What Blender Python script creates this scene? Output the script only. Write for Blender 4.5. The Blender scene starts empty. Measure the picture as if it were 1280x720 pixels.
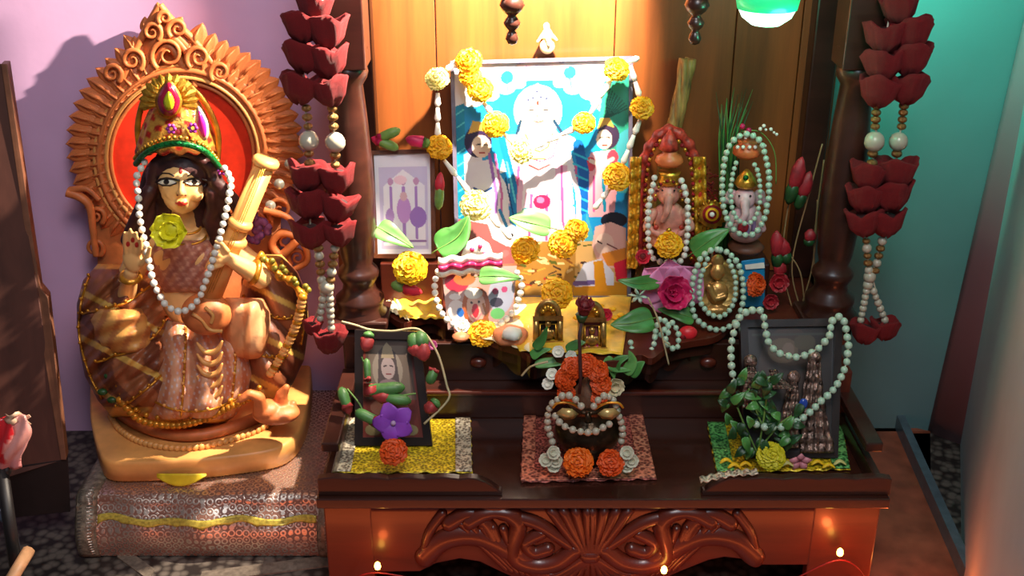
import bpy, bmesh, math, random
import numpy as np
from mathutils import Vector, Matrix, Quaternion
from mathutils.bvhtree import BVHTree
random.seed(7); RNG = np.random.default_rng(5)
S = bpy.context.scene; C = S.collection
R = math.radians
# ------------------------------------------------------------------ camera, world, lights, exposure
PITCH, F, CZ = R(24), 1400.0, 0.986
cd = bpy.data.cameras.new('camera'); cam = bpy.data.objects.new('camera', cd); C.objects.link(cam)
cam.location = (0, 0, CZ); cam.rotation_euler = (R(90)-PITCH, 0, 0)
cd.sensor_width = 36; cd.lens = 36*F/1280; cd.clip_start = .02
S.camera = cam
w = bpy.data.worlds.new('world'); S.world = w; w.use_nodes = True
bg = w.node_tree.nodes['Background']; bg.inputs[0].default_value = (.80, .72, .78, 1); bg.inputs[1].default_value = .12
S.view_settings.view_transform = 'Standard'; S.view_settings.look = 'None'
S.view_settings.exposure = 0.0; S.view_settings.gamma = 1
def lamp(kind, name, loc, energy, color, aim=None, **kw):
    d = bpy.data.lights.new(name, kind); d.energy = energy; d.color = color
    for k, v in kw.items(): setattr(d, k, v)
    o = bpy.data.objects.new(name, d); C.objects.link(o); o.location = loc
    if aim is not None: o.rotation_euler = (Vector(aim)-Vector(loc)).to_track_quat('-Z', 'Y').to_euler()
    return o
SPOT = Vector((.09, 1.385, .95))
lamp('SPOT', 'shrine_ceiling_lamp', SPOT, 112, (1, .83, .66), aim=SPOT+Vector((-.58, .6, -.47)), spot_size=R(118), spot_blend=.35, shadow_soft_size=.008)
lamp('AREA', 'room_fill', (.15, .1, 1.9), 12, (1, .80, .68), aim=(0, 1.4, .2), shape='DISK', size=.5)  # unseen soft fill, added for the dim warm room light
lamp('AREA', 'right_wall_fill', (.15, .2, 1.5), 9, (.62, .82, 1), aim=(.68, 1.2, .3), shape='DISK', size=.8)  # cool fill added to brighten the right wall, no window there
# ------------------------------------------------------------------ projection (pixel + distance -> real place)
cs, sn = math.cos(PITCH), math.sin(PITCH)
def ray(px, py):
    a, b = (px-640)/F, (360-py)/F
    return Vector((a, cs+b*sn, -sn+b*cs))
def at(px, py, Y):
    d = ray(px, py); return Vector((0, 0, CZ)) + d*(Y/d.y)
def atz(px, py, z):
    d = ray(px, py); return Vector((0, 0, CZ)) + d*((z-CZ)/d.z)
def mpp(px, py, Y): return (Y/ray(px, py).y)/F
# ------------------------------------------------------------------ materials
def lin(c):
    return tuple(((v/255)/12.92 if v/255 <= .04045 else ((v/255+.055)/1.055)**2.4) for v in c[:3])
MATS = {}
def mat(name, col=(128,128,128), rough=.5, metal=0, var=.12, scale=60, bump=0, bscale=200, emit=0, sheen=0, trans=0, attr=False, coat=0, kind='noise', col2=None, stretch=(1,1,1)):
    if name in MATS: return MATS[name]
    m = bpy.data.materials.new(name); m.use_nodes = True; nt = m.node_tree; N = nt.nodes; L = nt.links
    b = N['Principled BSDF']; b.inputs['Roughness'].default_value = rough; b.inputs['Metallic'].default_value = metal
    b.inputs['Coat Weight'].default_value = coat; b.inputs['Coat Roughness'].default_value = .12
    if sheen: b.inputs['Sheen Weight'].default_value = sheen
    if trans: b.inputs['Transmission Weight'].default_value = trans
    tc = N.new('ShaderNodeTexCoord'); mp = N.new('ShaderNodeMapping'); L.new(tc.outputs['Object'], mp.inputs[0])
    mp.inputs['Scale'].default_value = stretch
    if kind == 'wave':
        t = N.new('ShaderNodeTexWave'); t.inputs['Scale'].default_value = scale; t.inputs['Distortion'].default_value = 6; t.inputs['Detail'].default_value = 3
    elif kind == 'grain':
        t = N.new('ShaderNodeTexNoise'); t.inputs['Scale'].default_value = scale; t.inputs['Detail'].default_value = 5; t.inputs['Roughness'].default_value = .6; t.inputs['Distortion'].default_value = .4
    elif kind == 'voronoi':
        t = N.new('ShaderNodeTexVoronoi'); t.inputs['Scale'].default_value = scale
    else:
        t = N.new('ShaderNodeTexNoise'); t.inputs['Scale'].default_value = scale; t.inputs['Detail'].default_value = 3
    L.new(mp.outputs[0], t.inputs['Vector'])
    fac = t.outputs['Distance'] if kind == 'voronoi' else (t.outputs['Fac'])
    c1 = lin(col); c2 = lin(col2) if col2 else tuple(v*(1-var*2.2) for v in c1); c1b = c1 if col2 else tuple(min(1, v*(1+var)) for v in c1)
    mix = N.new('ShaderNodeMix'); mix.data_type = 'RGBA'
    rp = N.new('ShaderNodeMapRange'); rp.inputs[1].default_value = .3; rp.inputs[2].default_value = .7
    L.new(fac, rp.inputs[0]); L.new(rp.outputs[0], mix.inputs[0])
    if attr:
        an = N.new('ShaderNodeAttribute'); an.attribute_name = 'Col'
        mm = N.new('ShaderNodeMix'); mm.data_type = 'RGBA'; mm.blend_type = 'MULTIPLY'; mm.inputs[0].default_value = 1
        mix.inputs[6].default_value = (1-var,)*3+(1,); mix.inputs[7].default_value = (1, 1, 1, 1)
        L.new(an.outputs['Color'], mm.inputs[6]); L.new(mix.outputs[2], mm.inputs[7]); L.new(mm.outputs[2], b.inputs['Base Color'])
    else:
        mix.inputs[6].default_value = c2+(1,); mix.inputs[7].default_value = c1b+(1,)
        L.new(mix.outputs[2], b.inputs['Base Color'])
    if bump:
        bt = N.new('ShaderNodeTexNoise'); bt.inputs['Scale'].default_value = bscale; L.new(mp.outputs[0], bt.inputs['Vector'])
        bp = N.new('ShaderNodeBump'); bp.inputs['Strength'].default_value = bump; bp.inputs['Distance'].default_value = .002
        L.new(bt.outputs['Fac'], bp.inputs['Height']); L.new(bp.outputs[0], b.inputs['Normal'])
    if emit:
        b.inputs['Emission Color'].default_value = c1+(1,); b.inputs['Emission Strength'].default_value = emit
    MATS[name] = m; return m
WOOD = mat('dark_polished_wood', (58,28,20), .34, var=.18, kind='grain', scale=9, stretch=(.5,5,5), coat=.2)
WOODR = mat('red_brown_wood', (88,34,20), .35, var=.14, kind='grain', scale=9, stretch=(.5,5,5), coat=.3)
PLANK = mat('honey_wood', (138,74,28), .48, var=.16, kind='grain', scale=9, stretch=(5,2,.35), coat=.12)
PAINTED = mat('painted_clay', rough=.42, attr=True, var=.12, scale=90, bump=.15, bscale=300)
CLAY = mat('terracotta_orange', (216,122,66), .5, var=.14, scale=40, bump=.15, bscale=250)
CLAYL = mat('cream_orange_clay', (232,166,92), .42, var=.10, scale=30)
PRINT = mat('printed_paper', rough=.35, attr=True, var=.04, scale=60)
PEARL = mat('white_pearl', (226,224,212), .25, var=.06, coat=.4)
PEARLG = mat('green_and_green_lit_pearl', (176,205,180), .3, var=.10, coat=.3)  # pale green beads; on white strands the bulb's green tint painted in
GOLD = mat('gold_foil', (222,168,60), .3, metal=.75, var=.2, scale=120, bump=.4)
BRASS = mat('old_brass', (196,156,88), .35, metal=.8, var=.25, scale=90, bump=.3)
SILVER = mat('silver_foil', (190,180,168), .3, metal=.8, var=.25, scale=150, bump=.6)
REDV = mat('red_velvet', (150,3,16), .75, var=.5, scale=90, bump=.8, bscale=160)
REDD = mat('dark_red_velvet', (44,8,12), .8, var=.2)
MG_Y = mat('yellow_marigold', (250,196,20), .6, var=.14, scale=70)
MG_P = mat('pale_yellow_flower', (244,232,140), .6, var=.06, scale=70)
MG_G = mat('golden_marigold', (254,184,16), .6, var=.12, scale=70)
MG_O = mat('orange_marigold', (240,112,14), .6, var=.18, scale=70)
MG_D = mat('deep_orange_marigold', (226,84,14), .6, var=.2, scale=70)
GREEN = mat('leaf_green', (74,136,62), .4, var=.2, scale=40)
GREENP = mat('pale_leaf_green', (104,164,86), .4, var=.12, scale=40)
GREEND = mat('dark_leaf_green', (34,78,36), .45, var=.25, scale=40)
STEM = mat('pale_stem', (196,176,132), .5, var=.15)
STEMG = mat('green_stem', (110,150,70), .5, var=.15)
WHITEF = mat('white_petal', (238,236,222), .5, var=.05)
ROSE = mat('rose_red_petal', (206,40,60), .5, var=.2, scale=50)
PINK = mat('pink_petal', (232,110,170), .5, var=.15, scale=30)
PINKD = mat('deep_pink_petal', (206,30,92), .5, var=.2, scale=30)
PURPLE = mat('purple_petal', (150,70,190), .5, var=.15, scale=30)
THREAD = mat('thread', (200,190,170), .7)
BLACK = mat('black_metal', (22,20,22), .5)
# ------------------------------------------------------------------ mesh builder
class MB:
    def __init__(s): s.v = []; s.f = []; s.c = []
    def add(s, vs, fs, col=None):
        n = len(s.v); s.v += [tuple(p) for p in vs]; s.f += [tuple(i+n for i in f) for f in fs]
        s.c += [col]*len(vs); return s
    def box(s, c, d, M=None):
        x, y, z = d[0]/2, d[1]/2, d[2]/2
        P = [Vector(p) for p in ((-x,-y,-z),(x,-y,-z),(x,y,-z),(-x,y,-z),(-x,-y,z),(x,-y,z),(x,y,z),(-x,y,z))]
        if M is not None: P = [M @ p for p in P]
        P = [p+Vector(c) for p in P]
        return s.add(P, [(0,3,2,1),(4,5,6,7),(0,1,5,4),(1,2,6,5),(2,3,7,6),(3,0,4,7)])
    def hexa(s, P):  # 8 corners: bottom ring then top ring
        return s.add(P, [(0,3,2,1),(4,5,6,7),(0,1,5,4),(1,2,6,5),(2,3,7,6),(3,0,4,7)])
    def tube(s, pts, r, n=8, flat=1.0, cap=True):
        pts = [Vector(p) for p in pts]; m = len(pts)
        rr = list(np.interp(np.linspace(0, 1, m), np.linspace(0, 1, len(r)), r)) if hasattr(r, '__len__') else [r]*m
        up = Vector((0,0,1)); vs = []; prev = None
        for i, p in enumerate(pts):
            t = (pts[min(i+1, m-1)]-pts[max(i-1, 0)])
            t = t.normalized() if t.length > 1e-9 else Vector((0,0,1))
            if prev is None:
                a = t.cross(up) if abs(t.dot(up)) < .95 else t.cross(Vector((0,1,0)))
            else: a = prev - t*prev.dot(t)
            a = a.normalized(); b = t.cross(a); prev = a
            for k in range(n):
                q = 2*math.pi*k/n; vs.append(p+(a*math.cos(q)+b*math.sin(q)*flat)*rr[i])
        fs = [(i*n+k, i*n+(k+1)%n, (i+1)*n+(k+1)%n, (i+1)*n+k) for i in range(m-1) for k in range(n)]
        if cap: fs += [tuple(range(n))[::-1], tuple(range((m-1)*n, m*n))]
        return s.add(vs, fs)
    def lathe(s, prof, c, axis=(0,0,1), n=20, mod=None):
        q = Vector((0,0,1)).rotation_difference(Vector(axis).normalized()); c = Vector(c); vs = []
        for i, (r, h) in enumerate(prof):
            for k in range(n):
                a = 2*math.pi*k/n; rr, hh = (r, h) if mod is None else mod(r, h, a, i)
                vs.append(c+q @ Vector((rr*math.cos(a), rr*math.sin(a), hh)))
        m = len(prof); fs = [(i*n+k, i*n+(k+1)%n, (i+1)*n+(k+1)%n, (i+1)*n+k) for i in range(m-1) for k in range(n)]
        if prof[0][0] > 1e-6 or True: fs += [tuple(range(n))[::-1], tuple(range((m-1)*n, m*n))]
        return s.add(vs, fs)
    def ball(s, c, r, n=12, m=8, M=None):
        if not hasattr(r, '__len__'): r = (r, r, r)
        vs = []; c = Vector(c)
        for i in range(m+1):
            t = math.pi*i/m
            for k in range(n):
                a = 2*math.pi*k/n
                p = Vector((r[0]*math.sin(t)*math.cos(a), r[1]*math.sin(t)*math.sin(a), r[2]*math.cos(t)))
                if M is not None: p = M @ p
                vs.append(c+p)
        fs = [(i*n+k, (i+1)*n+k, (i+1)*n+(k+1)%n, i*n+(k+1)%n) for i in range(m) for k in range(n)]
        return s.add(vs, fs)
    def prism(s, top, vec):
        n = len(top); vec = Vector(vec); a = [Vector(p) for p in top]; b = [p+vec for p in a]
        return s.add(a+b, [tuple(range(n)), tuple(range(n, 2*n))[::-1]]+[(k, k+n, (k+1) % n+n, (k+1) % n) for k in range(n)])
    def grid(s, nu, nv, fn, thick=None):
        vs = [fn(i/(nu-1), j/(nv-1)) for j in range(nv) for i in range(nu)]
        fs = [(j*nu+i, j*nu+i+1, (j+1)*nu+i+1, (j+1)*nu+i) for j in range(nv-1) for i in range(nu-1)]
        return s.add(vs, fs)
    def build(s, name, m, parent=None, smooth=True, off=None, bevel=0, solid=0, label=None, cols=None, kind=None, local=False):
        o = Vector((0,0,0))
        if parent is not None and not local: o = wloc(parent)
        elif off is not None: o = Vector(off)
        v = np.array([tuple(p) for p in s.v], dtype=float) - np.array(o)
        me = bpy.data.meshes.new(name); me.from_pydata(v.tolist(), [], s.f); me.materials.append(m)
        if cols is not None:
            ca = me.color_attributes.new('Col', 'FLOAT_COLOR', 'POINT')
            a = np.ones((len(s.v), 4)); a[:, :3] = cols; ca.data.foreach_set('color', a.ravel())
        if smooth: me.shade_smooth()
        me.validate(); bm = bmesh.new(); bm.from_mesh(me); bmesh.ops.remove_doubles(bm, verts=bm.verts, dist=1e-7) if cols is None else None
        bmesh.ops.recalc_face_normals(bm, faces=bm.faces); bm.to_mesh(me); bm.free()
        ob = bpy.data.objects.new(name, me); C.objects.link(ob)
        if parent is not None: ob.parent = parent
        elif off is not None: ob.location = off
        if bevel:
            mo = ob.modifiers.new('bevel', 'BEVEL'); mo.width = bevel; mo.segments = 2; mo.limit_method = 'ANGLE'
        if solid:
            mo = ob.modifiers.new('solid', 'SOLIDIFY'); mo.thickness = solid; mo.offset = 0
        if label: ob['label'] = label
        if kind: ob['kind'] = kind
        return ob
WL = {}
def wloc(o):
    v = Vector(o.location)
    while o.parent is not None: o = o.parent; v = v+Vector(o.location)
    return v
def thing(name, label, cat, loc=(0,0,0), group=None):
    o = bpy.data.objects.new(name, None); C.objects.link(o); o.location = loc; o.empty_display_size = .02
    o['label'] = label; o['category'] = cat
    if group: o['group'] = group
    return o
def tag(o, label, cat, group=None):
    o['label'] = label; o['category'] = cat
    if group: o['group'] = group
    return o
def struct(o): o['kind'] = 'structure'; return o
def inst(name, me, parent=None, loc=(0,0,0), scale=1, rot=None, label=None):
    o = bpy.data.objects.new(name, me); C.objects.link(o)
    if parent is not None: o.parent = parent; loc = Vector(loc)-wloc(parent)
    o.location = loc; o.scale = (scale,)*3 if not hasattr(scale, '__len__') else scale
    if rot is not None: o.rotation_mode = 'QUATERNION'; o.rotation_quaternion = rot
    if label: o['label'] = label
    return o
def protomesh(mb, name, m, smooth=True, solid=0):
    o = mb.build(name, m, smooth=smooth); me = o.data; bpy.data.objects.remove(o); return me
def toward(n, spin=0.0):
    return Vector((0,0,1)).rotation_difference(Vector(n).normalized()) @ Quaternion((0,0,1), spin)
def spline(P, n=200, closed=False):
    P = [Vector(p) for p in P]; out = []; m = len(P)
    segs = m if closed else m-1; k = max(2, n//segs)
    g = (lambda i: P[i % m]) if closed else (lambda i: P[min(max(i, 0), m-1)])
    for i in range(segs):
        a, b, c, d = g(i-1), g(i), g(i+1), g(i+2)
        for j in range(k):
            t = j/k
            out.append(.5*((2*b)+(c-a)*t+(2*a-5*b+4*c-d)*t*t+(3*b-a-3*c+d)*t**3))
    if not closed: out.append(P[-1])
    return out
def resample(P, step):
    out = [P[0]]; acc = 0
    for a, b in zip(P, P[1:]):
        L = (b-a).length
        while acc+L >= step and L > 0:
            t = (step-acc)/L; a = a.lerp(b, t); out.append(a); L = (b-a).length; acc = 0
        acc += L
    return out
BEAD = {}
def bead_mesh(m):
    if m.name not in BEAD: BEAD[m.name] = protomesh(MB().ball((0,0,0), 1, 10, 7), 'bead', m)
    return BEAD[m.name]
def strand(t, P, r, m, name='pearl', thread=True, closed=False, jitter=.12):
    Q = spline(P, 400, closed)
    if thread: MB().tube(resample(Q, r*2.5), r*.22, 5).build('thread', THREAD, t)
    for q in resample(Q, r*2.0):
        s = r*random.uniform(1-jitter, 1.0)
        inst(name, bead_mesh(m), t, q+Vector([random.uniform(-.1, .1)*r for _ in range(3)]), s)
def pearl_strand(label, pts, rpx, m=None, name='pearl_necklace', cat='beads', group=None, closed=False, **kw):
    P = [at(*p) for p in pts]; lo = min(P, key=lambda p: p.z)
    t = thing(name, label, cat, lo, group); r = rpx*mpp(*pts[0])
    strand(t, P, r, m or PEARL, closed=closed, **kw); return t
# flowers ------------------------------------------------------------
def marigold_mb(seed=0, rings=6):
    rnd = random.Random(seed); mb = MB(); mb.ball((0,0,.12), (.72,.72,.5), 12, 7)
    for k in range(rings):
        th = R(8)+k*R(92)/rings; n = 5+int(3.6*k); L = .30
        for j in range(n):
            a = 2*math.pi*(j+rnd.random()*.6)/n; t = th+rnd.uniform(-.08, .08); w_ = .16+.05*rnd.random()
            d = Vector((math.sin(t)*math.cos(a), math.sin(t)*math.sin(a), math.cos(t)*.72)); base = d*.62+Vector((0,0,.05))
            tan = Vector((-math.sin(a), math.cos(a), 0)); out = (d+Vector((0,0,.25))).normalized()
            tip = base+out*(L+rnd.uniform(-.04,.06)); mid = base.lerp(tip, .6)+Vector((0,0,.05))
            curl = out.cross(tan)*.09*rnd.choice((-1, 1))
            mb.add([base-tan*w_*.5, base+tan*w_*.5, mid+tan*w_+curl, mid-tan*w_-curl*.5, tip+tan*w_*.6, tip-curl, tip-tan*w_*.6],
                   [(0,1,2,3), (3,2,4,5), (3,5,6)])
    return mb
MG = {}
def mg_mesh(m, v):
    k = (m.name, v)
    if k not in MG: MG[k] = protomesh(marigold_mb(v, 6+v % 2), 'marigold', m, smooth=False)
    return MG[k]
CALYX = protomesh(MB().lathe([(.05,-.62),(.2,-.5),(.34,-.2),(.3,0)], (0,0,0), n=10), 'calyx', STEMG)
def marigold(px, py, Y, rpx, m, n=(0,-.8,.55), label=None, parent=None, group=None, sq=.95):
    p = at(px, py, Y); r = rpx*mpp(px, py, Y); v = random.randrange(4); q = toward(n, random.uniform(0, 6))
    if parent is not None:
        o = inst('marigold', mg_mesh(m, v), parent, p, (r, r, r*sq), q); return o
    t = thing('marigold', label, 'flower', p-Vector(n).normalized()*r*.3, group)
    inst('bloom', mg_mesh(m, v), t, p, (r, r, r*sq), q); inst('calyx', CALYX, t, p, r, q); return t
def leaf_mb(P, width, cup=.15, heart=.3, n=11):
    """P: base, mid, tip world points; leaf surface across side vector facing camera-ish"""
    Q = spline(P, 24); m = len(Q); mb = MB(); sv = []
    for i, p in enumerate(Q):
        t = i/(m-1); d = (Q[min(i+1, m-1)]-Q[max(i-1, 0)]).normalized()
        nrm = Vector((0,-.75,.66)); s = d.cross(nrm)
        s = s.normalized() if s.length > .05 else Vector((0,1,0)); nn = s.cross(d).normalized()
        wd = width*(math.sin(math.pi*min(1, t**(.55+heart*0.1)))**.8)*(1-.25*t) if 0 < t < 1 else width*.02
        for k in range(5):
            u = (k-2)/2; sv.append(p+s*wd*u+nn*(abs(u)**1.5*wd*cup*2)+nn*(.04*width*math.sin(9*t+u*3)))
    fs = [(i*5+k, i*5+k+1, (i+1)*5+k+1, (i+1)*5+k) for i in range(m-1) for k in range(4)]
    mb.add(sv, fs); return mb, Q
def leaf(pts, wpx, m, label, name='betel_leaf', cup=.15, petiole=True, parent=None, group=None):
    P = [at(*p) for p in pts]; w_ = wpx*mpp(*pts[0]); mb, Q = leaf_mb(P, w_, cup)
    if parent is None:
        t = thing(name, label, 'leaf', P[0], group)
        mb.build('blade', m, t, solid=.0006)
        vs = [q+Vector((0,-.0008,.0006)) for q in Q]; MB().tube([P[0]-(P[1]-P[0])*.3]+vs, [w_*.05]+[w_*.04]*(len(vs)-1)+[w_*.01], 5).build('midrib', STEMG, t)
        return t
    return mb.build('leaf', m, parent, solid=.0006)
def bud(t, base, tip, r, mp=None, split=.45, ms=None):
    """rosebud-like: calyx then petals"""
    base, tip = Vector(base), Vector(tip); ax = tip-base; L = ax.length
    MB().lathe([(r*.25,0),(r*.8,L*.1),(r,L*.3),(r*.9,L*split),(r*.7,L*(split+.12))], base, ax, 10, mod=lambda a,h,g,i:(a*(1+.12*math.sin(5*g)),h)).build('calyx', ms or GREEN, t)
    MB().lathe([(r*.6,L*split*.8),(r*1.02,L*(split+.15)),(r*.95,L*.75),(r*.55,L*.92),(r*.1,L)], base, ax, 12, mod=lambda a,h,g,i:(a*(1+.16*math.sin(3*g+h/L*5)),h)).build('petals', mp or ROSE, t)
def rose_flower(t, c, r, n, m, layers=3, name='petal', cup=.55):
    """open bloom from separate cupped petals"""
    q = toward(n); c = Vector(c)
    for l in range(layers):
        k = 5 if l else 6; rr = r*(1-.28*l); tilt = R(62-24*l)
        for j in range(k):
            a = 2*math.pi*(j+.5*(l % 2)+random.uniform(-.1,.1))/k; mb = MB()
            def fn(u, v):
                w_ = rr*.62*math.sin(math.pi*(.12+.80*v))*(u*2-1); h = rr*v
                x = math.sin(tilt)*h; z = math.cos(tilt)*h+cup*abs(u*2-1)**2*rr*.35+.1*rr*v*v
                return c+q @ Vector((math.cos(a)*x-math.sin(a)*w_, math.sin(a)*x+math.cos(a)*w_, z))
            mb.grid(7, 6, fn).build(name, m, t, solid=.0006)
# reliefs, blobs -------------------------------------------------------
def relief(name, rows, Yc, D, mat_, parent, ripple=None, colf=None, nu=60, nv=60, back=.4, capn=6, slope=0):
    py = np.array([r[0] for r in rows], float); xl = np.array([r[1] for r in rows], float); xr = np.array([r[2] for r in rows], float)
    mb = MB(); cols = []; idx = []
    for side in (0, 1):
        for j in range(nv):
            s = j/(nv-1); y = py[0]+(py[-1]-py[0])*s; a = np.interp(y, py, xl); b = np.interp(y, py, xr)
            cap = max(0.0, 1-abs(2*s-1)**capn)**.5
            for i in range(nu):
                u = -math.cos(math.pi*i/(nu-1)); x = (a+b)/2+(b-a)/2*u; e = math.sqrt(max(0, 1-u*u))*cap
                d = D*e
                if side == 0:
                    if ripple: d += ripple(u, s, x, y)*min(1, e*2.5)
                    Y = Yc+slope*(s-.5)-d
                else: Y = Yc+slope*(s-.5)+D*back*e
                mb.v.append(tuple(at(x, y, Y))); mb.c.append(None)
                cols.append(lin(colf(u, s, x, y)) if colf else (1,1,1))
    n = nu*nv
    for o_, flip in ((0, 0), (n, 1)):
        for j in range(nv-1):
            for i in range(nu-1):
                q = (o_+j*nu+i, o_+(j+1)*nu+i, o_+(j+1)*nu+i+1, o_+j*nu+i+1); mb.f.append(q[::-1] if flip else q)
    return mb.build(name, mat_, parent, cols=np.array(cols) if colf else None)
def blob(name, prims, mat_, parent, vox=.003, sm=6, label=None):
    bm = bmesh.new()
    def sph(c, r, sub, q=None):
        if not hasattr(r, '__len__'): r = (r, r, r)
        M = Matrix.Translation(c) @ (q.to_matrix().to_4x4() if q else Matrix()) @ Matrix.Diagonal((*r, 1))
        bmesh.ops.create_icosphere(bm, subdivisions=sub, radius=1, matrix=M)
    for p in prims:
        if p[0] == 'e': sph(Vector(p[1]), p[2], 3, p[3] if len(p) > 3 else None)
        else:
            P = [Vector(a) for a in p[1]]; rr = p[2]; L = [0]
            for a, b in zip(P, P[1:]): L.append(L[-1]+(b-a).length)
            n = max(3, int(L[-1]/(min(rr)*.4))+1)
            for i in range(n+1):
                d = L[-1]*i/n; k = max(j for j in range(len(P)) if L[j] <= d+1e-9); k = min(k, len(P)-2)
                t = (d-L[k])/max(1e-9, L[k+1]-L[k]); sph(P[k].lerp(P[k+1], t), rr[k]*(1-t)+rr[k+1]*t, 2)
    me = bpy.data.meshes.new(name); bm.to_mesh(me); bm.free()
    ob = bpy.data.objects.new(name, me); C.objects.link(ob)
    m1 = ob.modifiers.new('r', 'REMESH'); m1.mode = 'VOXEL'; m1.voxel_size = vox; m1.use_smooth_shade = True
    m2 = ob.modifiers.new('s', 'SMOOTH'); m2.iterations = sm; m2.factor = .5
    dg = bpy.context.evaluated_depsgraph_get(); me2 = bpy.data.meshes.new_from_object(ob.evaluated_get(dg))
    bpy.data.objects.remove(ob); me2.name = name; me2.materials.clear(); me2.materials.append(mat_)
    bv = BVHTree.FromPolygons([v.co.copy() for v in me2.vertices], [tuple(p.vertices) for p in me2.polygons])
    me2.transform(Matrix.Translation(-wloc(parent))); me2.shade_smooth()
    o = bpy.data.objects.new(name, me2); C.objects.link(o); o.parent = parent
    if label: o['label'] = label
    return o, bv
def hit(bv, px, py, lift=.0006, Y=1.4):
    d = ray(px, py).normalized(); h = bv.ray_cast(Vector((0,0,CZ)), d)
    return (h[0]+h[1]*lift) if h[0] is not None else at(px, py, Y)
def decal(name, pts, bv, m, parent, lift=.0007, Y=1.4, label=None):
    n = len(pts); cx = sum(p[0] for p in pts)/n; cy = sum(p[1] for p in pts)/n; mb = MB(); vs = [hit(bv, cx, cy, lift, Y)]
    for k in (1/3, 2/3, 1):
        vs += [hit(bv, cx+(p[0]-cx)*k, cy+(p[1]-cy)*k, lift if k < 1 else lift*.3, Y) for p in pts]
    fs = [(0, 1+i, 1+(i+1) % n) for i in range(n)]
    for r_ in (0, 1): fs += [(1+r_*n+i, 1+(r_+1)*n+i, 1+(r_+1)*n+(i+1) % n, 1+r_*n+(i+1) % n) for i in range(n)]
    return mb.add(vs, fs).build(name, m, parent, label=label)
def ell(cx, cy, rx, ry, n=14, rot=0):
    return [(cx+rx*math.cos(a)*math.cos(rot)-ry*math.sin(a)*math.sin(rot), cy+rx*math.cos(a)*math.sin(rot)+ry*math.sin(a)*math.cos(rot)) for a in [2*math.pi*k/n for k in range(n)]]
# flat prints painted in vertex colours -------------------------------
class Canvas:
    def __init__(s, x0, y0, x1, y1, step, base):
        s.W = int((x1-x0)/step)+1; s.H = int((y1-y0)/step)+1; s.b = (x0, y0, x1, y1)
        xs = np.linspace(x0, x1, s.W); ys = np.linspace(y0, y1, s.H); s.X, s.Y = np.meshgrid(xs, ys)
        s.a = np.zeros((s.H, s.W, 3)); s.a[:] = lin(base)
    def put(s, m, c): s.a[m] = lin(c)
    def ell(s, cx, cy, rx, ry, c, rot=0):
        dx, dy = s.X-cx, s.Y-cy; u = dx*math.cos(rot)+dy*math.sin(rot); v = -dx*math.sin(rot)+dy*math.cos(rot)
        s.put((u/rx)**2+(v/ry)**2 < 1, c)
    def poly(s, P, c):
        m = np.zeros(s.X.shape, bool); n = len(P)
        for i in range(n):
            (x1, y1), (x2, y2) = P[i], P[(i+1) % n]
            if y1 == y2: continue
            m ^= ((y1 > s.Y) != (y2 > s.Y)) & (s.X < (x2-x1)*(s.Y-y1)/(y2-y1)+x1)
        s.put(m, c)
    def line(s, P, w_, c):
        for (x1, y1), (x2, y2) in zip(P, P[1:]):
            L2 = (x2-x1)**2+(y2-y1)**2+1e-9; t = np.clip(((s.X-x1)*(x2-x1)+(s.Y-y1)*(y2-y1))/L2, 0, 1)
            s.put((s.X-x1-t*(x2-x1))**2+(s.Y-y1-t*(y2-y1))**2 < (w_/2)**2, c)
    def rect(s, x0, y0, x1, y1, c): s.put((s.X >= x0) & (s.X <= x1) & (s.Y >= y0) & (s.Y <= y1), c)
    def build(s, name, TL, TR, BR, BL, m, parent):
        u = np.linspace(0, 1, s.W)[None, :, None]; v = np.linspace(0, 1, s.H)[:, None, None]
        TL, TR, BR, BL = (np.array(p) for p in (TL, TR, BR, BL))
        P = ((TL*(1-u)+TR*u)*(1-v)+(BL*(1-u)+BR*u)*v).reshape(-1, 3)
        mb = MB(); mb.v = P.tolist(); W = s.W
        mb.f = [(j*W+i, (j+1)*W+i, (j+1)*W+i+1, j*W+i+1) for j in range(s.H-1) for i in range(W-1)]
        return mb.build(name, m, parent, cols=s.a.reshape(-1, 3), smooth=False)
def framed(t, TL, TR, BR, BL, w_, m, dep=.012, back=True):
    """four frame bars round a leaning picture + backing board"""
    TL, TR, BR, BL = map(Vector, (TL, TR, BR, BL)); n = (TR-TL).cross(BL-TL).normalized()
    if n.y < 0: n = -n   # points away from the camera
    for a, b in ((TL, TR), (TR, BR), (BR, BL), (BL, TL)):
        ctr = (TL+TR+BR+BL)/4; mid = (a+b)/2; d = (b-a).normalized(); inn = (ctr-mid); inn = (inn-d*inn.dot(d)).normalized()
        a2 = a-d*w_*0; q = [a, b, b+inn*w_-d*w_, a+inn*w_+d*w_]
        MB().hexa([p-n*dep*.5 for p in q]+[p+n*dep*.6 for p in q]).build('frame_bar', m, t, smooth=False)
    if back: MB().hexa([p+n*dep*.25 for p in (TL, TR, BR, BL)]+[p+n*dep*.5 for p in (TL, TR, BR, BL)]).build('backing', WOOD, t, smooth=False)
    return n
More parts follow.
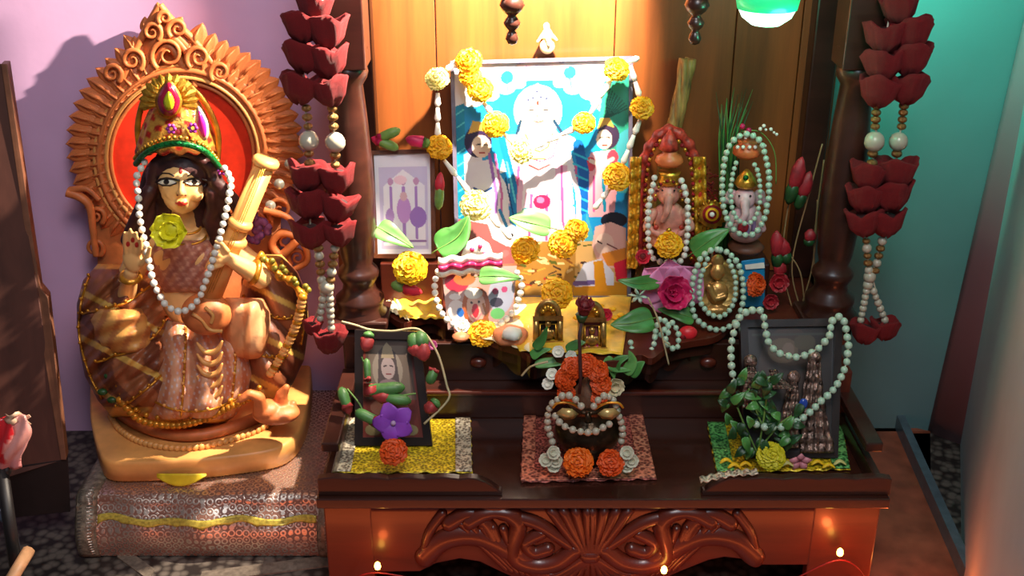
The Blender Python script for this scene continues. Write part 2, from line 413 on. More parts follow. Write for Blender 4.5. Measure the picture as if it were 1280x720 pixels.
# ================================================================== SETTING
ZD, ZS, ZP = .183, .227, .301
XC = .113
YB = 1.624
def wallmat(n, c, v=.05): return mat(n, c, .55, var=v, scale=6, bump=.08, bscale=90)
struct(MB().box((-.42, YB+.03, .75), (1.78, .06, 1.5)).build('wall_back', wallmat('lilac_paint', (226,184,226)), smooth=False))
struct(MB().box((.87, YB+.03, .75), (.8, .06, 1.5)).build('wall_back', wallmat('green_light_wall_tint', (96,134,136)), smooth=False))  # green bulb light and dimness tinted into this wall segment's colour
A, B = Vector((.770, YB, 0)), Vector((.436, .74, 0)); dv = Vector((0,0,1.5)); tk = Vector((.06,-.012,0))
struct(MB().hexa([A+Vector((.02,.1,0)), B, B+tk, A+tk+Vector((.02,.1,0)), A+dv+Vector((.02,.1,0)), B+dv, B+dv+tk, A+dv+tk+Vector((.02,.1,0))]).build('wall_right', wallmat('pale_blue_paint', (196,204,208)), smooth=False))
# mauve boxed corner strip with rounded edge
st = MB()
def corner(u, v):
    a = u*math.pi/2; x = (.700+.05*v*1.5/.75*.75)*(1-u)+(.768+.02*v)*u; y = YB-.002-.05*math.sin(u*math.pi*.5)
    return Vector((x, y, v*1.5))
st.grid(12, 2, corner); struct(st.build('trim_1', wallmat('mauve_paint', (176,140,146)), solid=.004))
fl = mat('speckled_mosaic_floor', (40,35,33), .45, kind='voronoi', scale=75, col2=(104,96,88))
struct(MB().box((0, 1.0, -.03), (2.8, 1.8, .06)).build('floor', fl, smooth=False))
# floor tile borders that show beside the cushion
bd = MB()
for a, b in (((190,719),(150,690)), ((250,722),(420,700))):
    p, q = atz(*a, .001), atz(*b, .001)
    bd.hexa([p+Vector((0,-.012,-.001)), q+Vector((0,-.012,-.001)), q+Vector((0,.012,-.001)), p+Vector((0,.012,-.001)), p+Vector((0,-.012,.0012)), q+Vector((0,-.012,.0012)), q+Vector((0,.012,.0012)), p+Vector((0,.012,.0012))])
struct(bd.build('trim_2', mat('pale_mosaic_inlay', (120,110,98), .4, var=.2, scale=150), smooth=False))
# skirting at right wall : a dark band on top of wood coloured base
p0, p1 = atz(1118, 512, .03), atz(1212, 722, .03)
dr = (p1-p0).normalized(); sd = Vector((-dr.y, dr.x, 0))
if sd.x < 0: sd = -sd
def strip(p, q, w_, z0, z1): return MB().hexa([p+Vector((0,0,z0-p.z)), q+Vector((0,0,z0-q.z)), q+sd*w_+Vector((0,0,z0-q.z)), p+sd*w_+Vector((0,0,z0-p.z)), p+Vector((0,0,z1-p.z)), q+Vector((0,0,z1-q.z)), q+sd*w_+Vector((0,0,z1-q.z)), p+sd*w_+Vector((0,0,z1-p.z))])
struct(MB().prism([(.462, .9, .001), (p1.x+.0, p1.y-.1, .001), (p1.x, p1.y, .001), (p0.x, p0.y, .001), (.70, YB-.01, .001), (.462, YB-.01, .001)][::-1], (0,0,.004)).build('trim_3', mat('terracotta_floor_strip', (150,84,60), .4, var=.2, scale=25), smooth=False))
struct(strip(p0-dr*.02, p1+dr*.1, .013, .0, .03).build('baseboard_right', mat('dark_skirting_edge', (84,104,114), .3), smooth=False))
# left: dark cupboard side and objects -----------------------------------
t = thing('wooden_cupboard', 'brown wooden cupboard side panel at the far left of the room', 'cupboard', (-.72,1.3,0))
BROWNP = mat('flat_brown_wood', (84,48,38), .6, kind='grain', scale=8, var=.15, stretch=(4,4,.5))
def board(name, q, vec, m, par, bev=.001): return MB().prism(q, vec).build(name, m, par, smooth=False, bevel=bev)
board('side_panel', [at(-40,80,1.45), at(3,80,1.45), at(54,372,1.38), at(80,575,1.32), at(0,600,1.30), at(-60,600,1.30)], (-.03,.03,0), BROWNP, t)
board('edge_strip', [at(1,80,1.445), at(9,80,1.445), at(50,360,1.38), at(60,372,1.375), at(83,575,1.315), at(76,575,1.315), at(44,380,1.375)], (-.004,.02,0), mat('worn_edge_wood', (120,78,56), .5), t)
board('plinth', [at(-60,595,1.30), at(85,574,1.32), at(88,640,1.32), at(-60,655,1.30)], (-.02,.05,0), mat('black_brown_wood', (30,20,20), .6), t)
t = thing('wall_cable', 'thin pale cable running along the back wall left of the statue', 'cable', at(70,417,1.63))
MB().tube(spline([at(-30,420,1.632), at(40,418,1.632), at(130,417,1.632)], 20), .002, 6).build('sheath', mat('grey_plastic', (150,140,146), .5), t)
for px in (20, 75): MB().box(at(px,418,1.634), (.004,.006,.012)).build('clip', WHITEF, t)
t = thing('plastic_packet', 'red and pink plastic packet on the left edge, on a black stand', 'packet', at(15,590,1.2))
def pk(u, v):
    p = at(-14+46*u+6*math.sin(v*5), 524+66*v-6*u, 1.2); return p+Vector((0, -.012*math.sin(math.pi*u)*math.sin(math.pi*v)+.003*math.sin(u*17+v*9), 0))
mb = MB().grid(16, 20, pk); cc = []
for j in range(20):
    for i in range(16): cc.append(lin((214,40,48) if i < 8+2*math.sin(j*.5) else (236,168,160)) if j < 16 else lin((230,150,150)))
mb.build('wrapper', mat('glossy_wrapper', rough=.25, attr=True), t, cols=np.array(cc), solid=.003)
MB().grid(8, 5, lambda u, v: at(6+30*u+3*math.sin(8*v), 517+12*v+3*math.sin(u*9), 1.2-.008*math.sin(6*u))).build('crimped_end', mat('clear_wrapper_end', (216,180,150), .3), t, solid=.001)
t = thing('metal_stand', 'black metal stand leg at the bottom left edge', 'stand', atz(22,735,0))
MB().tube([at(2,585,1.2), at(22,725,1.15)], .008, 8).build('post', BLACK, t)
MB().tube([at(-12,588,1.2), at(12,588,1.2)], .006, 8).build('crossbar', BLACK, t)
MB().tube([at(-5,640,1.19), at(14,655,1.18), at(20,690,1.17)], .006, 8).build('brace', mat('blue_grey_metal', (70,80,96), .4), t)
t = thing('wooden_stick', 'short pale wooden stick at the bottom left corner', 'stick', at(25,715,1.12))
MB().tube([at(8,735,1.1), at(36,688,1.16)], .008, 8).build('shaft', mat('pale_stick_wood', (196,150,110), .5), t)
# ================================================================== SHRINE
t = shrine = thing('wooden_shrine', 'dark carved wooden home shrine with turned pillars and honey plank back', 'shrine', (XC, 1.35, 0))
XL, XR = XC-.352, XC+.352
def bx(name, x0, x1, y0, y1, z0, z1, m, bev=.0015, par=None): return MB().box(((x0+x1)/2, (y0+y1)/2, (z0+z1)/2), (x1-x0, y1-y0, z1-z0)).build(name, m, par or t, smooth=False, bevel=bev)
bx('deck_board', XL-.004, XR+.004, 1.160, 1.62, ZD-.014, ZD, mat('waxed_dark_wood', (58,28,20), .25, var=.18, kind='grain', scale=9, stretch=(.5,5,5), coat=.7))
bx('base_side', XL+.002, XL+.02, 1.20, 1.60, 0, ZD-.014, WOODR)
bx('base_side', XR-.02, XR-.002, 1.20, 1.60, 0, ZD-.014, WOODR)
bx('foot_rail', XL, XR, 1.172, 1.19, 0, .012, WOODR)
bx('lower_step', XL+.03, XR-.03, 1.357, 1.42, ZD, ZS, WOOD)
bx('step_edge', XL+.03, XR-.03, 1.351, 1.36, ZS-.006, ZS+.001, WOODR, .0025)
bx('riser_board', XL+.02, XR-.02, 1.385, 1.40, ZS, ZP-.016, WOOD)
# front panel: stiles and carved relief
def front_x(px): return (px-640)/F*1.40
zt, zb = ZD-.014, .0
bx('stile', XL+.002, front_x(463), 1.172, 1.19, 0, zt, WOODR, .002)
bx('stile', front_x(1020), XR-.002, 1.172, 1.19, 0, zt, WOODR, .002)
NX, NY = 440, 100
gx = np.linspace(461, 1023, NX); u = np.linspace(0, 1, NY)
bot = np.interp(gx, [461,525,545,575,600,625,660,700,737,775,815,850,885,905,930,945,1023], [713,712,702,696,700,712,728,738,742,738,728,712,698,694,697,704,704])
PX = np.repeat(gx[None], NY, 0); PY = 630+(bot[None]-630)*u[:, None]
Hh = np.zeros_like(PX)
def stroke(P, w_, h, prof=1.0):
    global Hh
    best = np.full(PX.shape, 1e9)
    for (x1, y1), (x2, y2) in zip(P, P[1:]):
        L2 = (x2-x1)**2+(y2-y1)**2+1e-9; q = np.clip(((PX-x1)*(x2-x1)+(PY-y1)*(y2-y1))/L2, 0, 1)
        best = np.minimum(best, np.hypot(PX-x1-q*(x2-x1), PY-y1-q*(y2-y1)))
    Hh = np.maximum(Hh, h*np.clip(1-(best/w_)**2, 0, 1)**.5) if h > 0 else Hh+h*np.clip(1-(best/w_)**2, 0, 1)
def cur(P): return [(q.x, q.y) for q in spline([(x, y, 0) for x, y in P], 40)]
for sgn in (-1, 1):
    X = lambda d: 737+sgn*d
    stroke(cur([(X(206),690),(X(200),664),(X(184),640)]), 4, .6)
    stroke(cur([(X(205),694),(X(180),672),(X(140),668),(X(95),690),(X(60),712),(X(20),722)]), 11, .9)
    stroke(cur([(X(150),648),(X(118),634),(X(90),650),(X(96),690),(X(70),704),(X(40),700),(X(18),684)]), 9, 1.1)
    stroke(cur([(X(175),652),(X(150),640),(X(130),652),(X(116),682)]), 8, .8)
    stroke(cur([(X(110),640),(X(70),650),(X(40),668),(X(8),690)]), 6, .8)
    for k in range(6): stroke(cur([(X(160-k*13),650+k*2),(X(140-k*11),672+k*4),(X(104-k*7),706+k*2)]), 3.2, .75)
    for k in range(4): stroke(cur([(X(3+k*15),634),(X(3+k*10),655),(X(2+k*3),684)]), 5.5, .95)
    for k in range(5): stroke(cur([(X(2+k*2),694),(X(4+k*9),712),(X(6+k*17),732-k*3)]), 5, 1.0)
    stroke(cur([(X(60),664),(X(80),676),(X(70),688),(X(52),684)]), 6, .8)
stroke(cur([(732,690),(742,690)]), 9, 1.2)
Hh = Hh-.25*np.exp(-((PY-632)/2.5)**2)
mb = MB(); vs = []
for j in range(NY):
    for i in range(NX):
        p = at(PX[j, i], PY[j, i], 1.176); vs.append((p.x, 1.176-.011*Hh[j, i], p.z if j else zt))
mb.v = vs; mb.f = [(j*NX+i, (j+1)*NX+i, (j+1)*NX+i+1, j*NX+i+1) for j in range(NY-1) for i in range(NX-1)]
mb.build('carved_panel', WOODR, t, solid=.006)
bx('inner_panel', XL+.02, XR-.02, 1.30, 1.31, 0, zt, WOOD)
# tray rails on the deck with scalloped tops
def rail(px0, px1, y0, curl, sgn):
    a, b = atz(px0, 608, ZD), atz(px1, 608, ZD); Y0 = 1.168; n = 60; top = []
    x0, x1 = (a.x, b.x)
    for k in range(n+1):
        f = k/n; x = x0+(x1-x0)*f; g = f if sgn > 0 else 1-f   # g: 0 at outer end, 1 at the tapering end
        h = .024*(1-.0) + .0025*abs(math.sin(g*math.pi*5.2))
        if g > .80: h *= max(.25, math.cos((g-.80)/.2*math.pi/2)**.6)
        top.append((x, h))
    pl = [Vector((x, Y0, ZD)) for x in (x1, x0)]; pl = [Vector((x0, Y0, ZD))]+[Vector((x, Y0, ZD+h)) for x, h in top]+[Vector((x1, Y0, ZD))]
    MB().prism(pl, (0,.012,0)).build('tray_rail', WOOD, t, smooth=False, bevel=.0015)
rail(401, 628, 0, 0, 1); rail(874, 1106, 0, 0, -1)
for x, s in ((XL+.004, 1), (XR-.016, -1)):
    MB().box((x+.006, 1.26, ZD+.012), (.010, .18, .024)).build('side_rail', WOOD, t, smooth=False, bevel=.0015)
# upper platform: serpentine front edge
EDGE = [(405,402),(440,402),(478,402),(482,392),(494,400),(505,404),(520,400),(540,397),(556,405),(566,408),(570,420),(585,419),(605,421),(625,430),(650,437),(662,446),(672,440),(700,447),(737,452),(780,450),(800,443),(815,448),(835,434),(860,427),(890,422),(905,414),(918,402),(930,402),(1000,402),(1070,402),(1100,402)]
front = []
for px, py in EDGE:
    q = atz(px, py, ZP); front.append(Vector((q.x, q.y, ZP)))
front[0].x = XL+.01; front[-1].x = XR-.01
sp = resample(spline(front, 240), .006); sp.append(front[-1])
def slab(fr, yb, z0, z1):
    mb = MB(); n = len(fr)
    for z in (z1, z0):
        mb.add([(p.x, p.y, z) for p in fr]+[(p.x, yb, z) for p in fr], [])
    q = lambda a, b, c, d: mb.f.append((a, b, c, d))
    for i in range(n-1):
        q(i, i+1, n+i+1, n+i); q(2*n+i, 3*n+i, 3*n+i+1, 2*n+i+1); q(i, 2*n+i, 2*n+i+1, i+1); q(n+i, n+i+1, 3*n+i+1, 3*n+i)
    q(0, n, 3*n, 2*n); q(n-1, 3*n-1, 4*n-1, 2*n-1)
    return mb
slab(sp, 1.603, ZP-.010, ZP).build('platform_board', WOODR, t, smooth=False, bevel=.001)
ins = [Vector((p.x, p.y+.010, ZP-.010)) for p in sp]
slab(ins, 1.60, ZP-.030, ZP-.010).build('moulding', WOOD, t, smooth=False, bevel=.002)
ap = [Vector((p.x, p.y+.022, ZP-.030)) for p in sp]
ab = []
for i, p in enumerate(ap): ab.append(Vector((p.x, p.y, ZP-.036-.016*abs(math.sin(i*.42)))))
mb = MB(); n = len(ap); mb.add(ap+ab+[p+Vector((0,.01,0)) for p in ap]+[p+Vector((0,.01,0)) for p in ab], [])
for i in range(n-1): mb.f += [(i,n+i,n+i+1,i+1), (2*n+i,2*n+i+1,3*n+i+1,3*n+i), (n+i,3*n+i,3*n+i+1,n+i+1), (i,i+1,2*n+i+1,2*n+i)]
mb.build('carved_apron', WOOD, t, smooth=False)
for x in (-.16,-.09,-.02,.09,.16): MB().ball((XC+x, 1.381, ZS+.030), (.012,.006,.008), 10, 6).build('rosette', WOODR, t)
# pillars
def turned(x, Y):
    prof = [(.036,0),(.037,.012),(.031,.018),(.034,.028),(.034,.034),(.024,.044),(.022,.055),(.027,.064),(.029,.070),(.027,.076),(.020,.084),(.024,.10),(.0275,.14),(.0285,.19),(.027,.24),(.024,.29),(.0205,.335),(.0265,.345),(.0285,.352),(.0265,.360),(.022,.366),(.028,.376),(.030,.384),(.027,.392),(.026,.40),(.027,.56)]
    return [(r, h) for r, h in prof], (x, Y, ZP)
for x in (-.214, .447):
    pr, c = turned(x, 1.435); p = MB().lathe(pr, c, n=32).build('pillar', WOOD, t)
    MB().box((c[0], c[1], ZP+.46), (.058,.058,.20)).build('capital_block', WOOD, p, smooth=False, bevel=.002, local=False).location = (0,0,0)
    MB().box((c[0], c[1]+.0, ZP+.004), (.082,.075,.012)).build('pillar_plinth', WOOD, p, smooth=False, bevel=.003)
# side posts and rear side screens
for s, x in ((-1, XL+.024), (1, XR-.024)):
    bx('corner_post', x-.022, x+.022, 1.40, 1.44, ZD, ZP-.01, WOODR if s > 0 else WOOD, .003)
    bx('corner_post', x-.018, x+.018, 1.575, 1.615, ZP, 1.0, WOOD, .003)
bx('side_block', XR-.058, XR-.006, 1.33, 1.40, ZD, ZP-.03, WOODR, .003)
bx('side_rail_top', XL, XL+.022, 1.20, 1.40, ZP-.075, ZP-.062, WOOD, .002)
bx('side_rail_top', XR-.022, XR, 1.20, 1.40, ZP-.075, ZP-.062, WOOD, .002)
# plank back
Yp = 1.605; seams = [-.27]+[ (px-640)/F*mpp(640,60,Yp)*F for px in (462,545,768,918,1000)]+[.47]
for a, b in zip(seams, seams[1:]):
    bx('plank', a+.0007, b-.0007, Yp, Yp+.012, ZP, 1.0, PLANK, .0012)
bx('rear_step', XL+.05, -.100, 1.478, 1.603, ZP, .366, WOODR)
bx('roof_beam', XL+.02, XR-.02, 1.425, 1.447, .93, .985, WOOD)
bx('roof_board', XL+.02, XR-.02, 1.41, 1.615, .985, 1.0, WOOD)
# turned pendants hanging from the beam
for px in (640, 868):
    p = at(px, 56, 1.435); z = p.z
    prof = [(.002,0),(.006,.002),(.0085,.008),(.006,.015),(.004,.018),(.009,.023),(.011,.028),(.008,.033),(.005,.037),(.012,.043),(.016,.050),(.013,.058),(.007,.064),(.010,.072),(.014,.08),(.014,.93-z+.01)]
    MB().lathe(prof, (p.x, 1.435, z), n=20).build('pendant_finial', WOOD, t)
# cream figurine stuck on the back above the picture
t = thing('wall_figurine', 'tiny cream figurine fixed on the planks above the large picture', 'figurine', at(684,66,1.595))
cm = mat('cream_resin', (236,206,150), .4)
blob('figure', [('e', at(684,58,1.59), (.011,.008,.011)), ('e', at(684,44,1.59), (.008,.007,.010)), ('e', at(683,34,1.59), (.005,.005,.007)), ('c', [at(678,44,1.588), at(672,52,1.585)], [.003,.002]), ('c', [at(690,44,1.588), at(696,50,1.585)], [.003,.002]), ('c', [at(684,48,1.583), at(686,56,1.58)], [.003,.0025])], cm, t, vox=.0012, sm=2)
# green bulb
t = thing('green_bulb', 'glowing green and white bulb at the top right of the shrine', 'bulb', at(960,32,1.38))
gp = at(960, -2, 1.38)
eg = mat('bulb_glow_green', (40,210,130), .3, emit=.9, var=.02); ew = mat('bulb_glow_white', (205,255,235), .3, emit=2.4, var=.02)
MB().lathe([(.0386,.012),(.0385,0),(.036,-.012)], gp, n=32).build('green_rim', eg, t)
MB().lathe([(.035,-.012),(.030,-.022),(.018,-.031),(.003,-.034)], gp, n=32).build('glass_dome', ew, t)
MB().lathe([(.0395,.012),(.034,.03),(.022,.05),(.018,.07),(.018,.11)], gp, n=24).build('socket', WHITEF, t)
lamp('POINT', 'green_bulb_light', gp+Vector((.02,-.03,-.045)), .55, (.10, 1, .55), shadow_soft_size=.02)
lamp('SPOT', 'green_bulb_throw', (.52, 1.42, .84), 7.5, (.06, .80, .50), aim=(.64, 1.64, .62), spot_size=R(62), spot_blend=.35, shadow_soft_size=.02)
# red string bulbs low on the front panel
t = thing('string_lights', 'string of tiny glowing orange bulbs along the shrine front panel', 'string lights', at(1050,700,1.16))
er = mat('bulb_glow_orange', (255,190,80), .3, emit=14, var=.02)
for px, py, e in ((1050,691,1.1), (830,713,.42), (472,708,.42), (1142,742,3.0)):  # last bulb is added out of view to redden the right floor strip
    p = at(px, py, 1.150)
    MB().lathe([(.001,-.005),(.0035,-.003),(.0042,0),(.0035,.004),(.002,.006)], p, n=12).build('glowing_bulb', er, t)
    lamp('POINT', 'string_bulb_light', p+Vector((0,-.02,0)), e*.10, (1,.16,.04), shadow_soft_size=.006)
MB().tube(spline([at(430,740,1.155), at(472,716,1.152), at(640,745,1.15), at(830,721,1.152), at(950,738,1.155), at(1050,700,1.152), at(1090,735,1.16)], 60), .0011, 6).build('wire', mat('red_wire', (120,20,16), .5), t)
lamp('AREA', 'string_light_glow', (.0, 1.0, .03), .6, (1,.17,.04), aim=(.0,1.2,.11), shape='RECTANGLE', size=1.1, size_y=.03)
# ================================================================== MARKS BELOW WRITTEN IN LATER FILES
# ================================================================== CUSHION AND STATUE
def brocade():
    m = bpy.data.materials.new('silver_brocade'); m.use_nodes = True; nt = m.node_tree; N = nt.nodes; L = nt.links; b = N['Principled BSDF']
    tc = N.new('ShaderNodeTexCoord'); v = N.new('ShaderNodeTexVoronoi'); v.inputs['Scale'].default_value = 100; v.inputs['Randomness'].default_value = .25
    L.new(tc.outputs['Object'], v.inputs['Vector'])
    m1 = N.new('ShaderNodeMath'); m1.operation = 'MULTIPLY'; m1.inputs[1].default_value = 17; L.new(v.outputs['Distance'], m1.inputs[0])
    m2 = N.new('ShaderNodeMath'); m2.operation = 'SINE'; L.new(m1.outputs[0], m2.inputs[0])
    n = N.new('ShaderNodeTexNoise'); n.inputs['Scale'].default_value = 220; L.new(tc.outputs['Object'], n.inputs['Vector'])
    m3 = N.new('ShaderNodeMath'); m3.operation = 'ADD'; L.new(m2.outputs[0], m3.inputs[0]); L.new(n.outputs['Fac'], m3.inputs[1])
    r = N.new('ShaderNodeMapRange'); r.inputs[1].default_value = .3; r.inputs[2].default_value = .9; L.new(m3.outputs[0], r.inputs[0])
    x = N.new('ShaderNodeMix'); x.data_type = 'RGBA'; x.inputs[6].default_value = lin((128,92,78))+(1,); x.inputs[7].default_value = lin((232,218,204))+(1,)
    L.new(r.outputs[0], x.inputs[0]); L.new(x.outputs[2], b.inputs['Base Color']); L.new(r.outputs[0], b.inputs['Metallic']); b.inputs['Roughness'].default_value = .38
    bp = N.new('ShaderNodeBump'); bp.inputs['Strength'].default_value = .3; bp.inputs['Distance'].default_value = .001; L.new(r.outputs[0], bp.inputs['Height']); L.new(bp.outputs[0], b.inputs['Normal'])
    return m
BROC = brocade()
t = thing('brocade_cushion', 'silver brocade covered block cushion with ribbed borders under the goddess statue', 'cushion', (-.45,1.45,0))
cx0, cx1, cyf, cyb, ch = -.590, -.258, 1.285, 1.605, .088
def cush(u, v):
    x = cx0+(cx1-cx0)*u; p = v*2.2   # front bottom -> top front -> back -> down
    sag = .004*math.sin(u*9+v*4)+.003*math.sin(u*23)
    if p < .45: f = p/.45; y = cyf-.012*math.sin(f*math.pi)+.016*f; z = .002+(ch-.014)*f
    elif p < .65: f = (p-.45)/.2; y = cyf+.016+.014*(1-math.cos(f*math.pi/2)); z = ch-.012+.012*math.sin(f*math.pi/2)
    elif p < 1.9: f = (p-.65)/1.25; y = cyf+.03+(cyb-cyf-.03)*f; z = ch+.001
    else: f = (p-1.9)/.3; y = cyb+.005*math.sin(f*3.1); z = ch*(1-f)+.002*f
    if p < .65: y += sag*math.sin(min(1, p/.65)*math.pi)
    return Vector((x-.02*(y-cyf)*(1-u)*0, y, z+(.002*math.sin(u*14) if .3 < p < .6 else 0)))
mb = MB().grid(60, 80, cush)
mb.build('cover', BROC, t)
BORD = mat('ribbed_zari_border', (150,140,122), .4, metal=.4, var=.25, scale=140, bump=.5)
MB().grid(70, 5, lambda u, v: cush(.04+.92*u, .136+.030*v+.004*math.sin(u*21)+.008*(1-v)*abs(math.sin(u*26)))+Vector((0,-.0012,.0006))).build('sheen_stripe', mat('yellow_sheen', (214,196,84), .32, metal=.35, var=.2, scale=260), t, solid=.001)  # yellow sheen of the cloth, put in as a coloured strip
for a, b in ((-.606,-.578), (-.270,-.252)):
    MB().grid(6, 60, lambda u, v: cush(0, v)*1+Vector((a-cx0+(b-a)*u, (-.004*math.sin(u*math.pi) if v < .3 else 0), .003*math.sin(u*math.pi) if v < .85 else 0))).build('border_strip', BORD, t, solid=.004)
    for v in [0.01+.012*k for k in range(26)]:
        p, q = cush(0, v), cush(0, v+.004); MB().tube([Vector((a+.004, p.y-.004, p.z+.003)), Vector((b-.004, q.y-.005, q.z+.004))], .0011, 5).build('border_rib', SILVER, t)
for s in (cx0-.014, cx1+.006):
    MB().prism([(s, cyf+.004, .002), (s, cyf+.01, ch-.01), (s, cyf+.03, ch-.002), (s, cyb, ch-.002), (s, cyb, .002)], (.004,0,0)).build('end_panel', BORD, t, smooth=False)
t = thing('yellow_petal_scrap', 'yellow petal caught between the statue base and the brocade', 'petal', at(225,600,1.33))
MB().grid(10, 6, lambda u, v: at(196+62*u, 592+16*v*math.sin(math.pi*(.1+.85*u)), 1.335-.006*math.sin(math.pi*u)-.004*v)).build('petal', mat('yellow_petal', (228,204,40), .5, var=.1), t, solid=.0008)
t = statue = thing('goddess_statue', 'painted clay statue of a seated crowned goddess with lute before flame-edged halo', 'statue', (-.45,1.46,ch+.005))
# base plinth : rounded slab from pixel outline on its own top plane
zt_, zb_ = ch+.036, ch+.005
bt = [(112,505),(114,530),(122,560),(133,576),(170,578),(250,574),(330,564),(362,552),(378,530),(386,500),(388,455),(370,440),(130,440),(114,470)]
top = [atz(q.x, q.y, zt_) for q in spline([(x, y, 0) for x, y in bt], 70, True)]
c0 = sum(top, Vector())/len(top)
mb = MB(); rings = []
for z, k in ((zb_, 1.0), (zt_-.005, 1.0), (zt_-.0015, .99), (zt_, .975), (zt_, .5), (zt_, .02)): rings.append([Vector((c0.x+(p.x-c0.x)*k, c0.y+(p.y-c0.y)*k, z)) for p in top])
m_ = len(top); mb.add([p for r_ in rings for p in r_], [(j*m_+i, j*m_+(i+1) % m_, (j+1)*m_+(i+1) % m_, (j+1)*m_+i) for j in range(len(rings)-1) for i in range(m_)]+[tuple(range(m_))[::-1]])
mb.build('base', CLAYL, t)
# rope trim and raised lotus ring on the base
rp = [atz(x, y, zt_+.004) for x, y in ((138,520),(150,537),(175,552),(215,560),(255,558),(295,548),(330,534),(352,520))]
Q = resample(spline(rp, 200), .0085)
for q, q2 in zip(Q, Q[1:]):
    MB().ball(q, (.0058,.0042,.0052), 9, 6, (q2-q).to_track_quat('X','Z').to_matrix() @ Matrix.Rotation(.5, 3, 'Z')).build('rope_bead', CLAYL, t)
def ring_pts(off): return [atz(x, y+off, zt_+.010) for x, y in ((140,505),(160,525),(200,542),(245,546),(290,536),(335,518))]
MB().tube(spline(ring_pts(-2), 40), .009, 10).build('lotus_seat_edge', CLAY, t)
# gold ornament rope above it
Q = resample(spline([at(x, y, 1.375) for x, y in ((150,500),(175,525),(215,532),(250,526),(285,510),(325,492))], 200), .008)
GOLDP = mat('gold_paint', (206,140,40), .35, metal=.5, var=.2, bump=.3)
for i, q in enumerate(Q):
    MB().ball(q, (.0062,.005,.0055), 8, 6).build('gold_hem_bead', GOLDP, t)
    if i % 2 == 0: MB().ball(q+Vector((.002,.004,.009)), (.004,.004,.004), 8, 5).build('gold_hem_bead', GOLDP, t)
# ---- halo plate
HC = (232,190); YH = 1.585
def hp(a, r, Y=YH):  # polar coordinates in halo plane, slightly egg shaped
    rx, ry = 1.0, 1.03
    return at(HC[0]+r*rx*math.cos(a), HC[1]-r*ry*math.sin(a), Y)
def outline(a):
    up = max(0, math.cos(a-R(97)))
    r = 128+6*math.cos(2*(a))+48*math.exp(-((a-R(100))/.26)**2)+8*up
    return r
angs = [R(-62)+R(304)*k/120 for k in range(121)]
mb = MB(); prof = [(0.0, .0), (.77, .0), (.80, -.012), (.87, -.012), (.90, -.006), (.955, -.005), (.985, .004), (.985, .016), (0, .016)]
def halo_r(f, a):
    return f*outline(a)*.96
for f, d in prof:
    for a in angs: mb.v.append(tuple(hp(a, halo_r(f, a), YH+d))); mb.c.append(None)
n_ = len(angs)
for j in range(len(prof)-1):
    for i in range(n_-1): mb.f.append((j*n_+i, j*n_+i+1, (j+1)*n_+i+1, (j+1)*n_+i))
mb.build('halo_plate', CLAY, t)
MB().hexa([at(x, y, Y) for x, y, Y in ((130,480,1.575),(345,480,1.575),(345,480,1.605),(130,480,1.605),(118,250,1.580),(352,250,1.580),(352,250,1.606),(118,250,1.606))]).build('halo_support', CLAY, t)
# red inner panel
mb = MB(); mb.add([at(228, 195, YH-.004)]+[at(228+95*math.cos(2*math.pi*k/48), 196-100*math.sin(2*math.pi*k/48), YH-.006) for k in range(48)], [(0, 1+k, 1+(k+1) % 48) for k in range(48)])
mb.build('halo_panel', mat('red_paint', (226,52,24), .5, var=.08), t, solid=.003, smooth=False)
# rings of beads
for rad, rr in ((97, .0032), (106, .0044)):
    for a in np.arange(R(-50), R(232), .0075*1000/rad/8.6 if rr < .004 else .0105*1000/rad/8.6):
        p = at(228+rad*.98*math.cos(a), 196-rad*1.02*math.sin(a), YH-.013); MB().ball(p, rr, 8, 5).build('halo_bead', CLAYL if rr < .004 else CLAY, t)
for rad in (91, 101.5, 112): MB().tube([at(228+rad*.98*math.cos(a), 196-rad*1.02*math.sin(a), YH-.010) for a in angs], .0028, 8).build('halo_ring', CLAY if rad < 110 else CLAYL, t)
# flame petals round the rim, each carved with an inner ridge
fp = MB()
def flame(u, v):
    w_ = (math.sin(math.pi*min(1, .18+.82*v))**.8)*.5*(1-v*.15) if v < 1 else 0
    x = (u*2-1)*w_+.22*v*v; return Vector((x, v*1.25, .30*(1-(u*2-1)**2)*(1-v*.6)+.05*math.cos(abs(u*2-1)*9)*(1-v)))
fp.grid(13, 10, flame); fp.tube([(0,.1,.2),(.02,.6,.3),(.15,1.05,.14)], [.09,.08,.02], 6)
fme = protomesh(fp, 'flame_petal', CLAY, solid=0)
rg = [a for a in np.arange(R(-44), R(226), .112)]
for a in rg:
    if abs(a-R(100)) < .22: continue
    for lay, (k, sc) in enumerate(((.87, .030), (.73, .025))):
        r_ = outline(a)*k; p = hp(a, r_, YH-.004-.004*lay); q = hp(a, r_+10, YH-.004-.004*lay); yv = (q-p).normalized()
        zv = Vector((0,-1,.1)); xv = yv.cross(zv).normalized(); zv = xv.cross(yv)
        if a > R(97): xv = -xv
        M = Matrix((xv, yv, zv)).transposed().to_quaternion() if a <= R(97) else None
        o = inst('flame_petal', fme, t, p, sc)
        o.rotation_mode = 'QUATERNION'; b3 = Matrix((yv.cross(zv), yv, zv)).transposed(); o.rotation_quaternion = b3.to_quaternion()
        if a > R(97): o.scale = (-sc, sc, sc)
